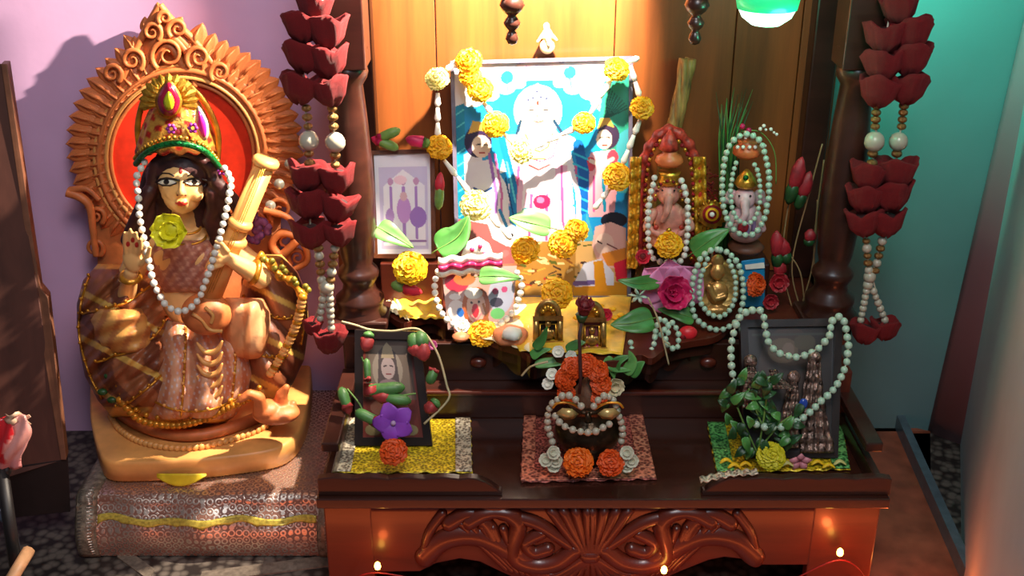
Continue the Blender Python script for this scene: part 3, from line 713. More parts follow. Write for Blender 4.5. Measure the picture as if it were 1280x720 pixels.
# crest: scrolls
def spiral(cx, cy, r, turns, sg, a0, Y): return [at(cx+sg*r*(1-k/40*.85)*math.cos(a0+turns*2*math.pi*k/40), cy+r*(1-k/40*.85)*math.sin(a0+turns*2*math.pi*k/40), Y) for k in range(41)]
for cx, cy, r, sg in ((210,68,22,1),(165,75,16,-1),(248,72,16,1),(190,40,13,-1),(222,36,13,1),(206,22,9,1),(140,92,13,-1),(275,90,13,1),(350,262,16,1),(356,300,15,1),(120,270,12,-1),(118,310,12,-1),(372,322,12,1)):
    MB().tube(spiral(cx, cy, r, 1.5, sg, 2.2, 1.570), [.0042*(1-k/60) for k in range(41)], 7).build('carved_scroll', CLAY, t)
for P in ([(150,112),(168,66),(186,30),(200,6)], [(200,6),(216,26),(244,52),(282,100)], [(176,108),(186,70),(210,44),(236,70),(244,108)], [(186,108),(194,78),(210,58),(226,78),(234,106)]):
    MB().tube(spline([at(x, y, 1.576) for x, y in P], 30), .0052, 8).build('crest_moulding', CLAY, t)
for k, (x, y) in enumerate(((199,10),(183,28),(170,52),(158,76),(218,24),(238,44),(258,62),(278,82))):
    q = inst('flame_petal', fme, t, at(x, y+12, 1.578), .017); q.rotation_mode = 'QUATERNION'; yv = (at(x, y, 1.578)-at(x+(4 if k < 4 else -6), y+14, 1.578)).normalized(); zv = Vector((0,-1,.1)); xv = yv.cross(zv).normalized(); q.rotation_quaternion = Matrix((xv, yv, xv.cross(yv))).transposed().to_quaternion()
# side scroll wings at the shoulders
for P, r in (([(372,300),(352,318),(340,306),(352,292),(376,300),(384,326),(360,340)], .007), ([(84,240),(100,246),(112,258),(116,285),(120,320)], .008), ([(88,238),(108,236),(124,250)], .006), ([(330,262),(360,272),(372,292)], .006)):
    MB().tube(spline([at(x, y, 1.562) for x, y in P], 40), [r*(1-.4*k/40) for k in range(len(spline([(0,0,0)]*len(P), 40)))], 8).build('carved_scroll', CLAY, t)
t_m = mat('mirror_disc', (240,236,214), .12, metal=.6, var=.03)
for x, y in ((349,230),(338,257),(362,205)): MB().lathe([(.0001,.003),(.0068,.003),(.0080,0),(.0078,-.002)], at(x, y, 1.563), (0,-1,.2), 16).build('mirror_disc', t_m, t)
# ---- body
SKIN = mat('painted_peach_skin', (238,186,118), .42, var=.04, scale=30)
Yh, Yt = 1.42, 1.445
s_ = mpp(228, 238, Yh)
def A(x, y, Y=Yt): return at(x, y, Y)
prims = [
 ('e', A(228,226,Yh), (.0312,.036,.038)), ('e', A(228,244,Yh-.004), (.0250,.028,.024)), ('e', A(228,260,Yh-.016), (.0095,.010,.0080)),
 ('e', A(211,243,Yh-.018), (.0100,.009,.010)), ('e', A(245,243,Yh-.018), (.0100,.009,.010)),
 ('c', [A(227,226,Yh-.036), A(227,241,Yh-.0425)], [.0034,.0050]), ('e', A(227,242,Yh-.039), (.0074,.005,.0034)),
 ('e', A(227,252,Yh-.0330), (.0080,.0045,.0025)), ('e', A(227,255.5,Yh-.0320), (.0068,.0045,.0027)),
 ('c', [A(230,265,Yt), A(232,295,Yt)], [.019,.019]),
 ('e', A(232,322), (.052,.032,.050)), ('e', A(230,300), (.058,.026,.022)), ('e', A(235,372), (.038,.030,.045)),
 ('e', A(212,322,1.42), (.022,.018,.022)), ('e', A(250,322,1.42), (.022,.018,.022)),
 ('c', [A(182,305), A(160,350,1.43), A(158,372,1.41)], [.020,.017,.014]), ('c', [A(158,372,1.41), A(164,340,1.375)], [.014,.0095]),
 ('e', A(166,324,1.368), (.0135,.007,.019)),
 ('c', [A(278,302), A(312,330,1.43), A(326,347,1.40)], [.020,.018,.015]), ('c', [A(326,347,1.40), A(305,334,1.375), A(284,322,1.36)], [.0155,.0125,.0085]),
 ('e', A(276,322,1.356), (.014,.008,.009)),
]
# raised right hand: four fingers and thumb
for k, (x, y) in enumerate(((156,291),(163,287),(170,291),(176,299))):
    prims.append(('c', [A(158+k*5,318,1.366), A(x,y+12,1.360), A(x,y,1.354)], [.0038,.0035,.0026]))
prims.append(('c', [A(177,330,1.364), A(185,320,1.355), A(187,310,1.352)], [.0042,.0038,.0030]))
# left hand curled on the strings
for k in range(4):
    prims.append(('c', [A(280-k*1,316+k*5,1.354), A(271,312+k*7,1.345), A(264-k,318+k*7,1.349)], [.0036,.0034,.0026]))
prims.append(('c', [A(284,314,1.354), A(276,304,1.346), A(270,302,1.342)], [.004,.0036,.0028]))
body, bv = blob('body', prims, SKIN, t, vox=.0016, sm=3)
# face paint
EYEW = mat('eye_white', (244,236,214), .3); INK = mat('kohl_black', (30,18,16), .35); LIP = mat('lip_red', (196,48,40), .35); BINDI = mat('bindi_red', (150,30,24), .4)
for cx, sg in ((209, -1), (243, 1)):
    y0 = 228
    decal('eye_white', [(cx-13,y0),(cx-7,y0-3.2),(cx,y0-4.2),(cx+7,y0-3.4),(cx+14,y0-1),(cx+6,y0+2.4),(cx,y0+3),(cx-6,y0+2.6)], bv, EYEW, t, .0010)
    decal('iris', ell(cx-.5, y0-.6, 4.2, 3.3), bv, INK, t, .0016)
    MB().tube([hit(bv, x, y, .0014) for x, y in ((cx-14,y0),(cx-7,y0-4),(cx,y0-5.2),(cx+8,y0-4.2),(cx+16,y0-2))], .0015, 6).build('eyelid_line', INK, t)
    MB().tube([hit(bv, x, y, .0010) for x, y in ((cx-12,y0+1),(cx-5,y0+3.6),(cx+4,y0+3.8),(cx+12,y0+.6))], .0009, 5).build('lash_line', INK, t)
    MB().tube([hit(bv, x, y, .0008) for x, y in ((cx-sg*9,y0-8),(cx-sg*3,y0-11),(cx+sg*5,y0-11.5),(cx+sg*13,y0-7))], .0009, 5).build('eyebrow', INK, t)
decal('lips', [(218.5,253.5),(223.5,251.2),(227,252.4),(230.5,251.2),(235.5,253.5),(231,257.2),(227,258.4),(223,257.2)], bv, LIP, t, .0010)
decal('bindi', ell(226, 213, 2.4, 4.5), bv, BINDI, t, .0012)
for x, y in ((222,244),(232,244)): decal('nostril', ell(x, y, 1.3, 1), bv, BINDI, t, .0008)
for x, y in ((160,305),(166,300),(171,306)): decal('henna_spot', ell(x, y, 2.6, 3.4), bv, LIP, t, .0008)
# hair
HAIR = mat('dark_brown_hair', (66,30,28), .5, var=.25, scale=60, bump=.4, bscale=120)
hp_ = [('e', A(229,212,Yh+.008), (.040,.036,.038)), ('e', A(222,250,Yh+.035), (.052,.022,.07))]
for i in range(15):
    f = i/14; x = 199+60*f; y = 203-14*math.sin(math.pi*f)+4*f*f; hp_.append(('e', A(x, y, Yh-.026+.016*abs(2*f-1)), (.0066,.006,.0066)))
for P in ([(196,206),(188,232),(184,262),(176,292),(172,320),(168,345)], [(204,200),(192,226),(190,250),(188,275),(184,300)], [(186,240),(170,270),(160,300)], [(264,206),(268,232),(268,256),(270,280),(266,302)], [(262,206),(274,236),(282,264),(290,290)], [(268,226),(290,250),(305,272)], [(264,240),(264,258),(262,276),(265,292)]):
    n_h = len(P); hp_.append(('c', [A(x+2.5*math.sin(i*2.3), y, Yh-.010+.006*i*(1 if x < 228 else .7)) for i, (x, y) in enumerate(P)], [.010-.001*i for i in range(n_h)]))
for i in range(40):
    sd_ = random.choice((-1, 1)); f = random.random(); x = 228+sd_*(36+22*f+random.uniform(-5,5)); y = 210+95*f; hp_.append(('e', A(x, y, Yh+.0+.02*random.random()), (.0075,.0075,.0085)))
blob('hair', hp_, HAIR, t, vox=.0022, sm=2)
VIO = mat('violet_hair_flowers', (120,60,110), .6, var=.2)
mb = MB()
for i in range(26):
    f = i/25; mb.ball(A(306+22*math.sin(f*3)+random.uniform(-8,8), 262+40*f+random.uniform(-4,4), 1.46), (.006,.005,.006), 7, 5)
mb.build('hair_flower_cluster', VIO, t)['kind'] = 'stuff'
# crown
def crown_fn(u, v):
    a = R(-168)+R(336)*u-math.pi/2; wv = 50-22*v-12*v**3
    r_ = wv*s_; p = A(222-2*v, 190-78*v, Yh+.004); return p+Vector((r_*math.cos(a), r_*.85*math.sin(a), .0022*math.sin(a*16)*(1-v)+.012*math.cos(a+math.pi/2)*(1-v)*.9))
cc = []
mbc = MB().grid(90, 30, crown_fn)
for j in range(30):
    for i in range(90):
        u, v = i/89, j/29; k = (math.sin(u*60)*math.sin(v*24+u*9))
        cc.append(lin((190,44,30) if k > .35 else (216,156,64) if v > .1 else (150,90,40)))
crown = mbc.build('crown', mat('painted_gilt', rough=.3, metal=.45, attr=True, var=.2, scale=200, bump=.4), t, cols=np.array(cc), solid=.0025)
for k in range(13):   # fan of gold rays at the crown's top
    a = R(-10+200*k/12); c_ = A(211,128,Yh-.034); e = A(211+38*math.cos(a), 128-37*math.sin(a), Yh-.026); d = (e-c_)
    sdv = d.cross(Vector((0,1,0))).normalized()*.0042
    MB().add([c_+d*.35-sdv*.5, c_+d*.35+sdv*.5, c_+d*.85+sdv*1.25, e, c_+d*.85-sdv*1.25, c_+d*.6-Vector((0,.004,0))], [(0,1,5),(1,2,5),(2,3,5),(3,4,5),(4,0,5)]).build('gold_ray', GOLD, crown, solid=.001, smooth=False)
def drop(cx, cy, rx, ry, m, par, Y, name='gem', tip=-1, rot=0):
    P = []
    for k in range(26):
        a = 2*math.pi*k/26; x = rx*math.sin(a)*(1-.45*max(0, math.cos(a))); y = -ry*math.cos(a)*tip*-1
        P.append((cx+x*math.cos(rot)-y*math.sin(rot), cy+x*math.sin(rot)+y*math.cos(rot)))
    mb = MB(); mb.add([at(cx, cy, Y-.004)]+[at(x, y, Y) for x, y in P]+[at(cx+(x-cx)*.6, cy+(y-cy)*.6, Y-.003) for x, y in P], [(0, 27+k, 27+(k+1) % 26) for k in range(26)]+[(1+k, 1+(k+1) % 26, 27+(k+1) % 26, 27+k) for k in range(26)])
    return mb.build(name, m, par, solid=.001)
RUBY = mat('ruby_gem', (170,24,60), .2, var=.1, coat=.5); MAG = mat('magenta_gem', (222,40,150), .25, var=.1); LIME = mat('lime_gem', (214,220,40), .25, var=.1)
drop(211,124,17,24, GOLD, crown, Yh-.038, 'gem_setting'); drop(211,124,14,21, RUBY, crown, Yh-.041); drop(211,126,7,12, LIME, crown, Yh-.044)
drop(252,154,8,22, mat('silver_setting', (226,214,196), .3, metal=.4), crown, Yh-.030, 'gem_setting', rot=-.2); drop(252,155,5,17, MAG, crown, Yh-.033, rot=-.2)
MAGE = mat('violet_gem', (160,50,150), .3)
for x, y in ((214,161),(241,160),(277,213)):
    for k in range(6):
        a = k*math.pi/3; MB().ball(at(x+4.5*math.cos(a), y+4.5*math.sin(a), Yh-.046 if x < 260 else Yh-.012), .0026, 7, 5).build('flower_stud', MAGE, crown)
GG = mat('green_glitter', (20,130,60), .3, metal=.3, var=.4, scale=400, bump=.8)
Pb = [at(x, y, Y) for x, y, Y in ((170,205,Yh-.006),(180,193,Yh-.030),(198,183,Yh-.046),(222,179,Yh-.053),(246,184,Yh-.048),(262,194,Yh-.034),(275,210,Yh-.008))]
MB().tube(spline(Pb, 60), .0042, 8).build('green_headband', GG, crown)
for q in resample(spline([p+Vector((0,-.001,.008)) for p in Pb], 120), .0075): MB().ball(q, .003, 7, 5).build('crown_bead', GOLD, crown)
MB().tube(spline([at(x, y, Yh+.0) for x, y in ((176,196),(172,160),(180,124),(196,100))], 30), .004, 7).build('crown_edge', GOLDP, crown)
MB().tube(spline([at(x, y, Yh+.0) for x, y in ((272,200),(272,165),(256,128),(232,102))], 30), .004, 7).build('crown_edge', GOLDP, crown)
# blouse, jewellery
def cblouse(u, s, x, y): return (206,150,128) if (math.sin(x*.5+y*.2)*math.sin(y*.5) > .4) else (176,110,92)
relief('blouse', [(300,196,262),(312,190,268),(332,188,272),(352,196,268),(366,206,262)], 1.425, .026, PAINTED, t, ripple=lambda u,s,x,y: .0025*math.sin(x*.35+y*.25), colf=cblouse, nu=40, nv=34)
for y0, r0 in ((283,19),(293,26)):
    MB().tube(spline([at(232+r0*math.cos(a), y0+r0*.5*math.sin(a), 1.425-.02*math.sin(a)) for a in np.linspace(0.1, 3.04, 12)], 40), .0018, 6).build('neck_ornament', GOLDP, t)
for x, y, r_ in ((163,346,.0125),(318,340,.017)): MB().lathe([(r_,-.004),(r_+.003,0),(r_,.004)], A(x, y, 1.38 if x < 200 else 1.39), (.25 if x < 200 else -1,-.4,1 if x < 200 else .5), 18).build('bangle', GOLDP, t)
# lute: neck, gourd
MB().tube([at(262,372,1.375), at(290,304,1.385), at(331,206,1.41)], [.016,.014,.0135], 16).build('lute_neck', CLAYL, t)
for x, y, r_ in ((332,203,.018),(291,301,.019),(300,280,.0165)): MB().lathe([(r_*.8,-.006),(r_,-.002),(r_,.003),(r_*.8,.007)], at(x, y, 1.41 if y < 250 else 1.386), (.35,.05,.9), 20).build('lute_collar', CLAYL, t)
MB().ball(at(258,392,1.37), (.034,.026,.030), 24, 16).build('lute_gourd', CLAY, t)
for P in ([(240,392),(252,400),(262,412),(278,414)], [(256,384),(266,394),(264,404)]): MB().tube(spline([at(x, y, 1.345) for x, y in P], 20), .0026, 6).build('lute_carving', CLAYL, t)
for dx in (-3, 0, 3): MB().tube([at(262+dx,366,1.356), at(291+dx,300,1.367), at(330+dx*.8,208,1.394)], .0005, 4).build('string', GOLD, t)
# ---- drapery
def cols_shawl(u, s, x, y):
    k = math.sin((x-110)*.14+(y-330)*.21)
    base = (150,88,54) if math.sin(x*.11-y*.05+math.sin(y*.07)) > -.5 else (112,62,42)
    if abs(math.sin((y-.5*x)*.055)) > .975: base = (214,170,84)
    if s > .93 or s < .03: base = (210,160,80)
    return base
SH1 = relief('shawl', [(330,122,190),(350,104,200),(380,96,206),(410,96,212),(440,100,222),(470,106,228),(500,122,226),(522,140,216)], 1.47, .085, PAINTED, t,
       ripple=lambda u,s,x,y: .015*(abs(math.sin((y-330)*.075+(x-150)*.045+1.2*math.sin((x-100)*.03)))-.5)+.004*math.sin((y+x)*.3)+.004*abs(math.sin(x*.11-y*.05)), colf=cols_shawl, nu=70, nv=110, slope=-.05)
SH2 = relief('shawl', [(318,318,352),(340,306,372),(370,300,384),(410,296,386),(450,300,380),(480,306,366),(500,310,352)], 1.49, .075, PAINTED, t,
       ripple=lambda u,s,x,y: .014*(abs(math.sin((y-330)*.06-(x-330)*.07))-.5), colf=cols_shawl, nu=60, nv=90, slope=-.05)
def cols_sari(u, s, x, y):
    k = math.sin(x*.33+math.sin(y*.05)*2)
    base = (222,164,128) if k > -.5 else (204,130,96)
    if (math.sin(x*.9)*math.sin(y*.42+x*.1)) > .72: base = (214,196,196)
    if s > .95: base = (222,168,70)
    return base
SAR = relief('pleated_sari', [(396,200,300),(415,186,318),(440,178,322),(470,172,318),(500,170,306),(518,176,296),(530,190,280)], 1.455, .082, PAINTED, t,
       ripple=lambda u,s,x,y: .019*(abs(math.sin((x-236)*.085*(1-.25*(y-400)/130)))-.5)+.002*math.sin(y*.2+x*.05), colf=cols_sari, nu=110, nv=80, slope=-.055)
def cols_knee(u, s, x, y): return (216,158,84) if math.sin(x*.3+y*.12) > -.4 else (188,120,66)
relief('draped_knee', [(384,122,176),(400,112,188),(425,118,192),(445,132,186)], 1.42, .055, PAINTED, t, ripple=lambda u,s,x,y: .004*math.sin(y*.28+x*.1), colf=cols_knee, nu=40, nv=40)
relief('draped_knee', [(372,282,330),(390,272,338),(420,276,340),(450,290,330)], 1.43, .060, PAINTED, t, ripple=lambda u,s,x,y: .004*math.sin(y*.1+x*.26), colf=lambda u,s,x,y: (232,172,120) if math.sin(x*.26) > -.5 else (212,140,90), nu=40, nv=40)
def bvof(o):
    w_ = wloc(o); return BVHTree.FromPolygons([v.co+w_ for v in o.data.vertices], [tuple(p.vertices) for p in o.data.polygons])
for ob, curves in ((SH1, ([(196,352),(168,372),(134,386),(104,392)], [(208,398),(192,420),(160,440),(120,452)], [(112,346),(102,380),(100,420),(112,466),(128,498)], [(216,450),(196,476),(168,498),(146,508)])), (SH2, ([(306,372),(330,392),(356,398),(378,392)], [(304,430),(330,446),(358,446)], [(352,330),(370,356),(380,392),(376,430)])), (SAR, ([(196,420),(190,460),(180,505)], [(232,412),(230,460),(226,520)], [(290,410),(294,450),(290,500)], [(186,498),(220,512),(260,512),(300,496)]))):
    b_ = bvof(ob)
    for P in curves:
        Q = [hit(b_, q.x, q.y, .0012, 1.4) for q in spline([(x, y, 0) for x, y in P], 36)]
        MB().tube(Q, .0017, 6).build('gold_trim', GOLDP, t)
        for q in Q[::4]: MB().ball(q+Vector((0,-.0015,.003)), (.0026,.002,.0026), 7, 5).build('trim_stud', CLAYL if ob is SAR else GOLDP, t)
# scalloped draped swags across the lap
for k in range(6):
    y0 = 432+k*14; MB().tube(spline([at(x, y, 1.358+.002*k) for x, y in ((246,y0-4),(254,y0+6),(263,y0+9),(272,y0+5),(278,y0-6))], 20), [.0045*math.sin(math.pi*(i+2)/24) for i in range(21)], 8).build('lap_swag', CLAYL, t)
# long garland hanging at the right side of the lap
for i, q in enumerate(resample(spline([at(x, y, 1.385) for x, y in ((378,372),(372,400),(360,430),(346,455),(336,470))], 100), .0065)):
    MB().ball(q, (.0068,.005,.006), 8, 6).build('garland_bead', CLAYL if i % 3 else GOLDP, t)
MB().tube(spline([at(x, y, 1.40) for x, y in ((322,318),(338,330),(350,345),(364,352),(380,372))], 30), [.006+.002*math.sin(i) for i in range(len(spline([(0,0,0)]*5, 30)))], 8).build('sleeve_band', GOLDP, t)
FOIL = mat('green_gold_foil', (150,140,50), .35, metal=.5, var=.3, bump=.6)
for i in range(9): MB().ball(at(330+7*i+random.uniform(-3,3), 322+5*i+random.uniform(-4,4), 1.392), (.005,.004,.005), 7, 5).build('armlet_bead', FOIL, t)
for (x, y) in ((136,470),(150,482),(128,490),(140,500),(160,505),(170,514)): MB().ball(at(x, y, 1.385), (.0075,.005,.005), 8, 6).build('hem_flower', GREEND if x % 4 == 0 else GOLDP, t)
# swan
blob('swan', [('e', at(345,516,1.375), (.034,.024,.015)), ('e', at(334,512,1.37), (.020,.019,.014)), ('c', [at(326,514,1.362), at(324,497,1.355), at(312,492,1.350), at(301,499,1.346)], [.011,.0085,.0065,.0055]), ('c', [at(303,499,1.346), at(295,503,1.342)], [.0035,.0018]),
  ('c', [at(350,510,1.38), at(352,494,1.378), at(358,484,1.376)], [.012,.009,.005]), ('c', [at(362,512,1.38), at(366,505,1.382)], [.010,.006])], CLAY, t, vox=.0016, sm=3)
# ---- things worn by the statue
t = thing('pearl_necklace', 'long white pearl necklace hanging round the goddess statue', 'necklace', at(225,388,1.35))
def bvY(x, y):
    return None
NP = [(181,203,1.40),(171,222,1.385),(173,250,1.375),(176,280,1.368),(183,310,1.362),(188,338,1.350),(196,362,1.342),(208,382,1.336),(226,389,1.332),(244,380,1.334),(256,356,1.338),(264,332,1.342),(272,304,1.345),(280,276,1.352),(286,248,1.365),(288,226,1.385),(280,208,1.402)]
strand(t, [at(*p) for p in NP], .0051, PEARL)
t = thing('yellow_rose', 'yellow rose tucked at the throat of the goddess statue', 'flower', at(217,300,1.35))
YR = mat('yellow_rose_petal', (234,226,40), .5, var=.08, scale=20)
rose_flower(t, at(216,289,1.352), .026, (.0,-.9,.35), YR, layers=3, cup=.9)
MB().ball(at(216,287,1.345), (.011,.008,.011), 10, 8).build('heart', YR, t)
MB().lathe([(.003,-.012),(.008,-.006),(.010,0)], at(217,298,1.368), (0,-.9,.4), 10).build('calyx', STEMG, t)
# ================================================================== ITEMS ON THE UPPER PLATFORM
def Yp_(px, py, z=ZP): return atz(px, py, z).y
FRAMEM = mat('grey_frame', (96,92,110), .35, var=.1); BROWNF = mat('brown_frame', (104,58,34), .4, var=.15)
# ---- large picture
YT, YBm = 1.580, 1.497
t = thing('framed_picture', 'large framed blue devotional picture with haloed figure leaning on the planks', 'picture', at(680,374,YBm))
q4 = [at(563,76,YT), at(791,70,YT), at(788,374,YBm), at(571,374,YBm)]
framed(t, *q4, .0055, FRAMEM)
c = Canvas(568, 78, 786, 370, .95, (40,170,226))
LW = (238,234,240)
c.poly([(568,78),(786,78),(786,110),(760,150),(730,120),(705,108),(690,100),(660,100),(625,112),(600,122),(568,130)], LW)
for x, y, r in ((590,120,16),(612,116,12),(632,108,12),(648,104,9),(700,104,9),(716,110,12),(738,116,14),(752,128,14),(765,140,14)): c.ell(x, y, r, r*.7, LW)
c.ell(634,96,8,8,(40,150,220)); c.ell(712,92,8,8,(40,150,220)); c.line([(634,100),(634,112)],2,(60,150,210)); c.line([(712,98),(714,110)],2,(60,150,210))
c.line([(648,84),(660,80),(675,79),(690,80),(702,84)], 7, (244,214,208)); c.line([(648,88),(660,84),(675,83),(690,84),(702,88)], 1.2, (170,150,190)); c.line([(646,80),(675,76),(704,80)],1.2,(160,140,190))
for x in range(590, 780, 17): c.ell(x, 88+4*math.sin(x), 1.6, 1.6, (190,140,190))
c.poly([(568,130),(580,126),(580,370),(568,370)], (20,160,190)); c.poly([(578,190),(600,180),(604,270),(578,280)], LW)
for k in range(9): c.line([(570,140+k*16),(579,134+k*16)], 1.6, (120,220,230))
# centre figure
c.ell(672,138,30,32,(246,242,232)); c.ell(672,138,24,26,(250,236,200))
c.poly([(654,126),(660,112),(672,104),(684,112),(691,126)], (244,232,214))
for x, y in ((660,124),(666,122),(676,121),(683,123),(671,114)): c.ell(x,y,2,1.6,(70,90,130))
c.ell(672,140,16,17,(244,222,196)); c.line([(660,137),(667,136)],1.8,(60,60,70)); c.line([(678,136),(685,137)],1.8,(60,60,70)); c.line([(661,133),(668,132)],1,(90,70,70)); c.line([(677,132),(685,133)],1,(90,70,70))
c.line([(672,138),(671,146)],1.2,(200,150,120)); c.line([(667,150),(672,151.5),(678,150)],1.8,(180,70,80)); c.ell(672,128,1.5,3,(200,60,50))
c.line([(650,150),(645,166)],4,(30,80,110)); c.line([(692,150),(704,168)],4,(30,80,110))
c.poly([(652,158),(692,158),(712,186),(718,210),(690,204),(672,208),(650,206),(622,214),(630,186)], (248,244,240))
c.ell(640,176,15,10,(248,240,230)); c.ell(706,178,15,10,(248,240,230))
c.line([(656,166),(664,184),(674,188),(684,182),(690,166)],2,(220,170,80)); c.line([(650,170),(662,196),(676,200),(690,194),(697,172)],1.6,(220,90,140))
c.poly([(636,205),(712,205),(722,300),(632,300)], (244,200,224))
for k, x in enumerate(range(638, 720, 9)): c.line([(x,206),(x-4+(k-4)*2,298)], 3.2, (224,110,170) if k % 2 else (250,240,246))
c.poly([(650,200),(690,200),(696,232),(676,244),(656,238)], (246,236,244)); c.line([(660,204),(672,210),(686,204)],2.5,(170,90,90)); c.line([(664,196),(680,196)],2,(220,160,90))
c.ell(676,250,11,9,(214,50,110)); c.ell(674,248,5,4,(240,140,180)); c.ell(656,262,6,5,(50,170,180)); c.ell(664,268,22,10,(200,230,200))
# left attendant
c.poly([(584,200),(612,196),(632,230),(634,300),(580,300)], (240,238,246)); c.ell(596,174,17,20,(70,50,90)); c.ell(600,180,12,14,(246,222,206))
c.line([(594,178),(599,177)],1.6,(60,40,50)); c.line([(604,178),(608,178)],1.6,(60,40,50)); c.line([(598,188),(604,188)],1.6,(190,60,70)); c.poly([(584,164),(590,148),(604,150),(612,164),(600,160)], (230,190,90))
c.line([(610,190),(618,240),(616,290)],4,(180,130,210)); c.line([(617,190),(625,240),(622,290)],3,(222,130,190)); c.line([(590,232),(600,238),(612,232)],3,(60,110,170))
c.line([(626,170),(640,230),(638,290)],9,(20,150,206)); c.line([(632,200),(642,250)],2.4,(120,220,240)); c.line([(630,220),(640,270)],2,(8,90,150))
# right attendant, curtain and peacock fan
c.poly([(754,104),(786,96),(786,170),(756,210),(748,150)], (60,180,150))
for k in range(9): c.line([(750,168-k*2),(762+k*3,112+k*3)], 1.4, (14,110,90))
c.poly([(770,170),(786,160),(786,240),(772,240)], (90,190,200))
c.ell(760,170,14,16,(80,60,90)); c.ell(755,174,10,12,(248,222,200)); c.line([(749,172),(753,171)],1.4,(60,40,50)); c.line([(758,171),(762,172)],1.4,(60,40,50)); c.line([(753,181),(758,181)],1.6,(190,60,70)); c.poly([(746,162),(750,148),(762,148),(768,160),(756,156)], (230,190,90))
c.poly([(738,190),(768,186),(774,210),(768,270),(736,270),(730,215)], (246,190,200)); c.ell(766,196,7,9,(226,90,110)); c.ell(738,204,6,9,(226,90,110)); c.line([(738,200),(752,206),(766,198)],5,(250,226,212)); c.line([(742,220),(742,262)],3,(226,110,170)); c.line([(754,220),(756,262)],4,(20,160,190))
c.line([(722,180),(730,215),(728,260)],13,(10,120,200))
for k in range(6): c.line([(716,190+k*13),(734,198+k*13)], 2.4, (70,210,240))
c.line([(708,190),(722,240),(724,290)],6,(246,240,250))
# lower scene: fields, ox head, kneeling helper
c.rect(568,300,786,370,(226,190,130)); c.poly([(568,270),(640,285),(640,370),(568,370)], (186,120,120)); c.poly([(640,300),(720,300),(716,370),(640,370)], (190,150,80))
rr_ = random.Random(3)
for k in range(70):
    x, y = rr_.uniform(640,730), rr_.uniform(300,366); L = rr_.uniform(4,12); a = rr_.uniform(-.6,.6)
    c.line([(x,y),(x+L*math.cos(a),y+L*math.sin(a))], rr_.uniform(1.5,3.5), rr_.choice([(150,100,50),(226,180,90),(110,120,60),(240,220,170),(180,70,60),(90,70,60)]))
for k in range(30):
    x, y = rr_.uniform(572,636), rr_.uniform(312,368); c.ell(x, y, rr_.uniform(2,5), rr_.uniform(1.5,4), rr_.choice([(206,140,140),(240,220,220),(160,90,100),(230,180,110)]))
c.poly([(604,270),(618,264),(640,280),(660,298),(652,308),(630,306),(612,296)], (244,240,244)); c.ell(636,292,3,2.4,(20,40,60)); c.line([(608,268),(602,260)],3,(200,220,240)); c.ell(656,302,6,5,(250,226,232)); c.line([(622,260),(630,280)],4,(30,150,200))
for k in range(4): c.poly([(694+k*12,300),(700+k*11,272-3*k),(708+k*12,300)], (90,190,210) if k % 2 else (190,230,240))
c.rect(716,352,786,370,(216,160,40))
c.ell(768,274,17,10,(30,30,54)); c.poly([(744,282),(764,276),(784,284),(784,334),(750,334),(740,306)], (244,200,190)); c.ell(756,304,12,14,(250,220,206)); c.line([(747,300),(752,303)],1.8,(60,30,40)); c.line([(760,304),(772,310)],2,(150,80,80)); c.poly([(752,316),(784,308),(784,330),(760,332)], (236,160,60)); c.poly([(768,328),(786,322),(786,350),(772,352)], (226,40,80))
c.poly([(718,350),(730,328),(752,322),(768,340),(768,356),(718,358)], (226,230,246)); c.line([(718,354),(750,352)],6,(130,110,170)); c.poly([(742,326),(754,324),(760,364),(744,364)], (230,170,40))
n = (q4[1]-q4[0]).cross(q4[3]-q4[0]).normalized(); n = -n if n.y > 0 else n
off = n*.001
c.a = np.clip(c.a**1.25*.60, 0, 1)
c.build('print', at(567,80,YT-.001)+off, at(787,74,YT-.001)+off, at(784,370,YBm)+off, at(575,370,YBm)+off, PRINT, t)
# ---- small picture at the left
t = thing('small_framed_picture', 'small wooden framed white and lilac picture at the left pillar', 'picture', at(505,318,1.50))
q4 = [at(462,188,1.53), at(543,186,1.53), at(545,322,1.49), at(468,322,1.49)]
framed(t, *q4, .006, BROWNF)
c = Canvas(462, 186, 545, 322, .95, (232,230,240)); c.rect(470,205,538,315,(206,196,226)); c.poly([(474,310),(476,230),(504,208),(534,230),(534,310)], (240,236,244))
for x in (486,504,522): c.line([(x,232),(x,300)],4,(170,130,200)); c.ell(x,224,4,5,(200,150,190))
c.ell(504,262,10,18,(200,150,214)); c.ell(504,244,5,6,(220,180,190)); c.ell(524,272,12,14,(160,120,196)); c.ell(484,270,6,10,(190,150,210)); c.line([(474,304),(534,304)],3,(150,110,170)); c.ell(500,222,9,6,(244,206,220))
c.build('print', at(465,192,1.527), at(540,190,1.527), at(542,318,1.487), at(470,318,1.487), PRINT, t)
# buds on top of it
t = thing('lily_buds', 'pair of pink and green flower buds lying on top of the small picture', 'flower buds', at(495,186,1.52))
for a, b, r in (((500,162),(466,176),.0075), ((498,186),(464,172),.0075)): bud(t, at(*a,1.515), at(*b,1.515), r, PINKD, .62, STEMG)
t = thing('pink_bud', 'single pink rosebud beside the yellow marigold on the small picture', 'flower bud', at(530,178,1.505))
bud(t, at(538,180,1.505), at(507,173,1.505), .008, PINKD, .2, STEMG)
t = thing('red_green_bud', 'red and green bud hanging between the small and large pictures', 'flower bud', at(551,262,1.49))
bud(t, at(548,262,1.49), at(551,215,1.50), .007, ROSE, .5, STEMG)
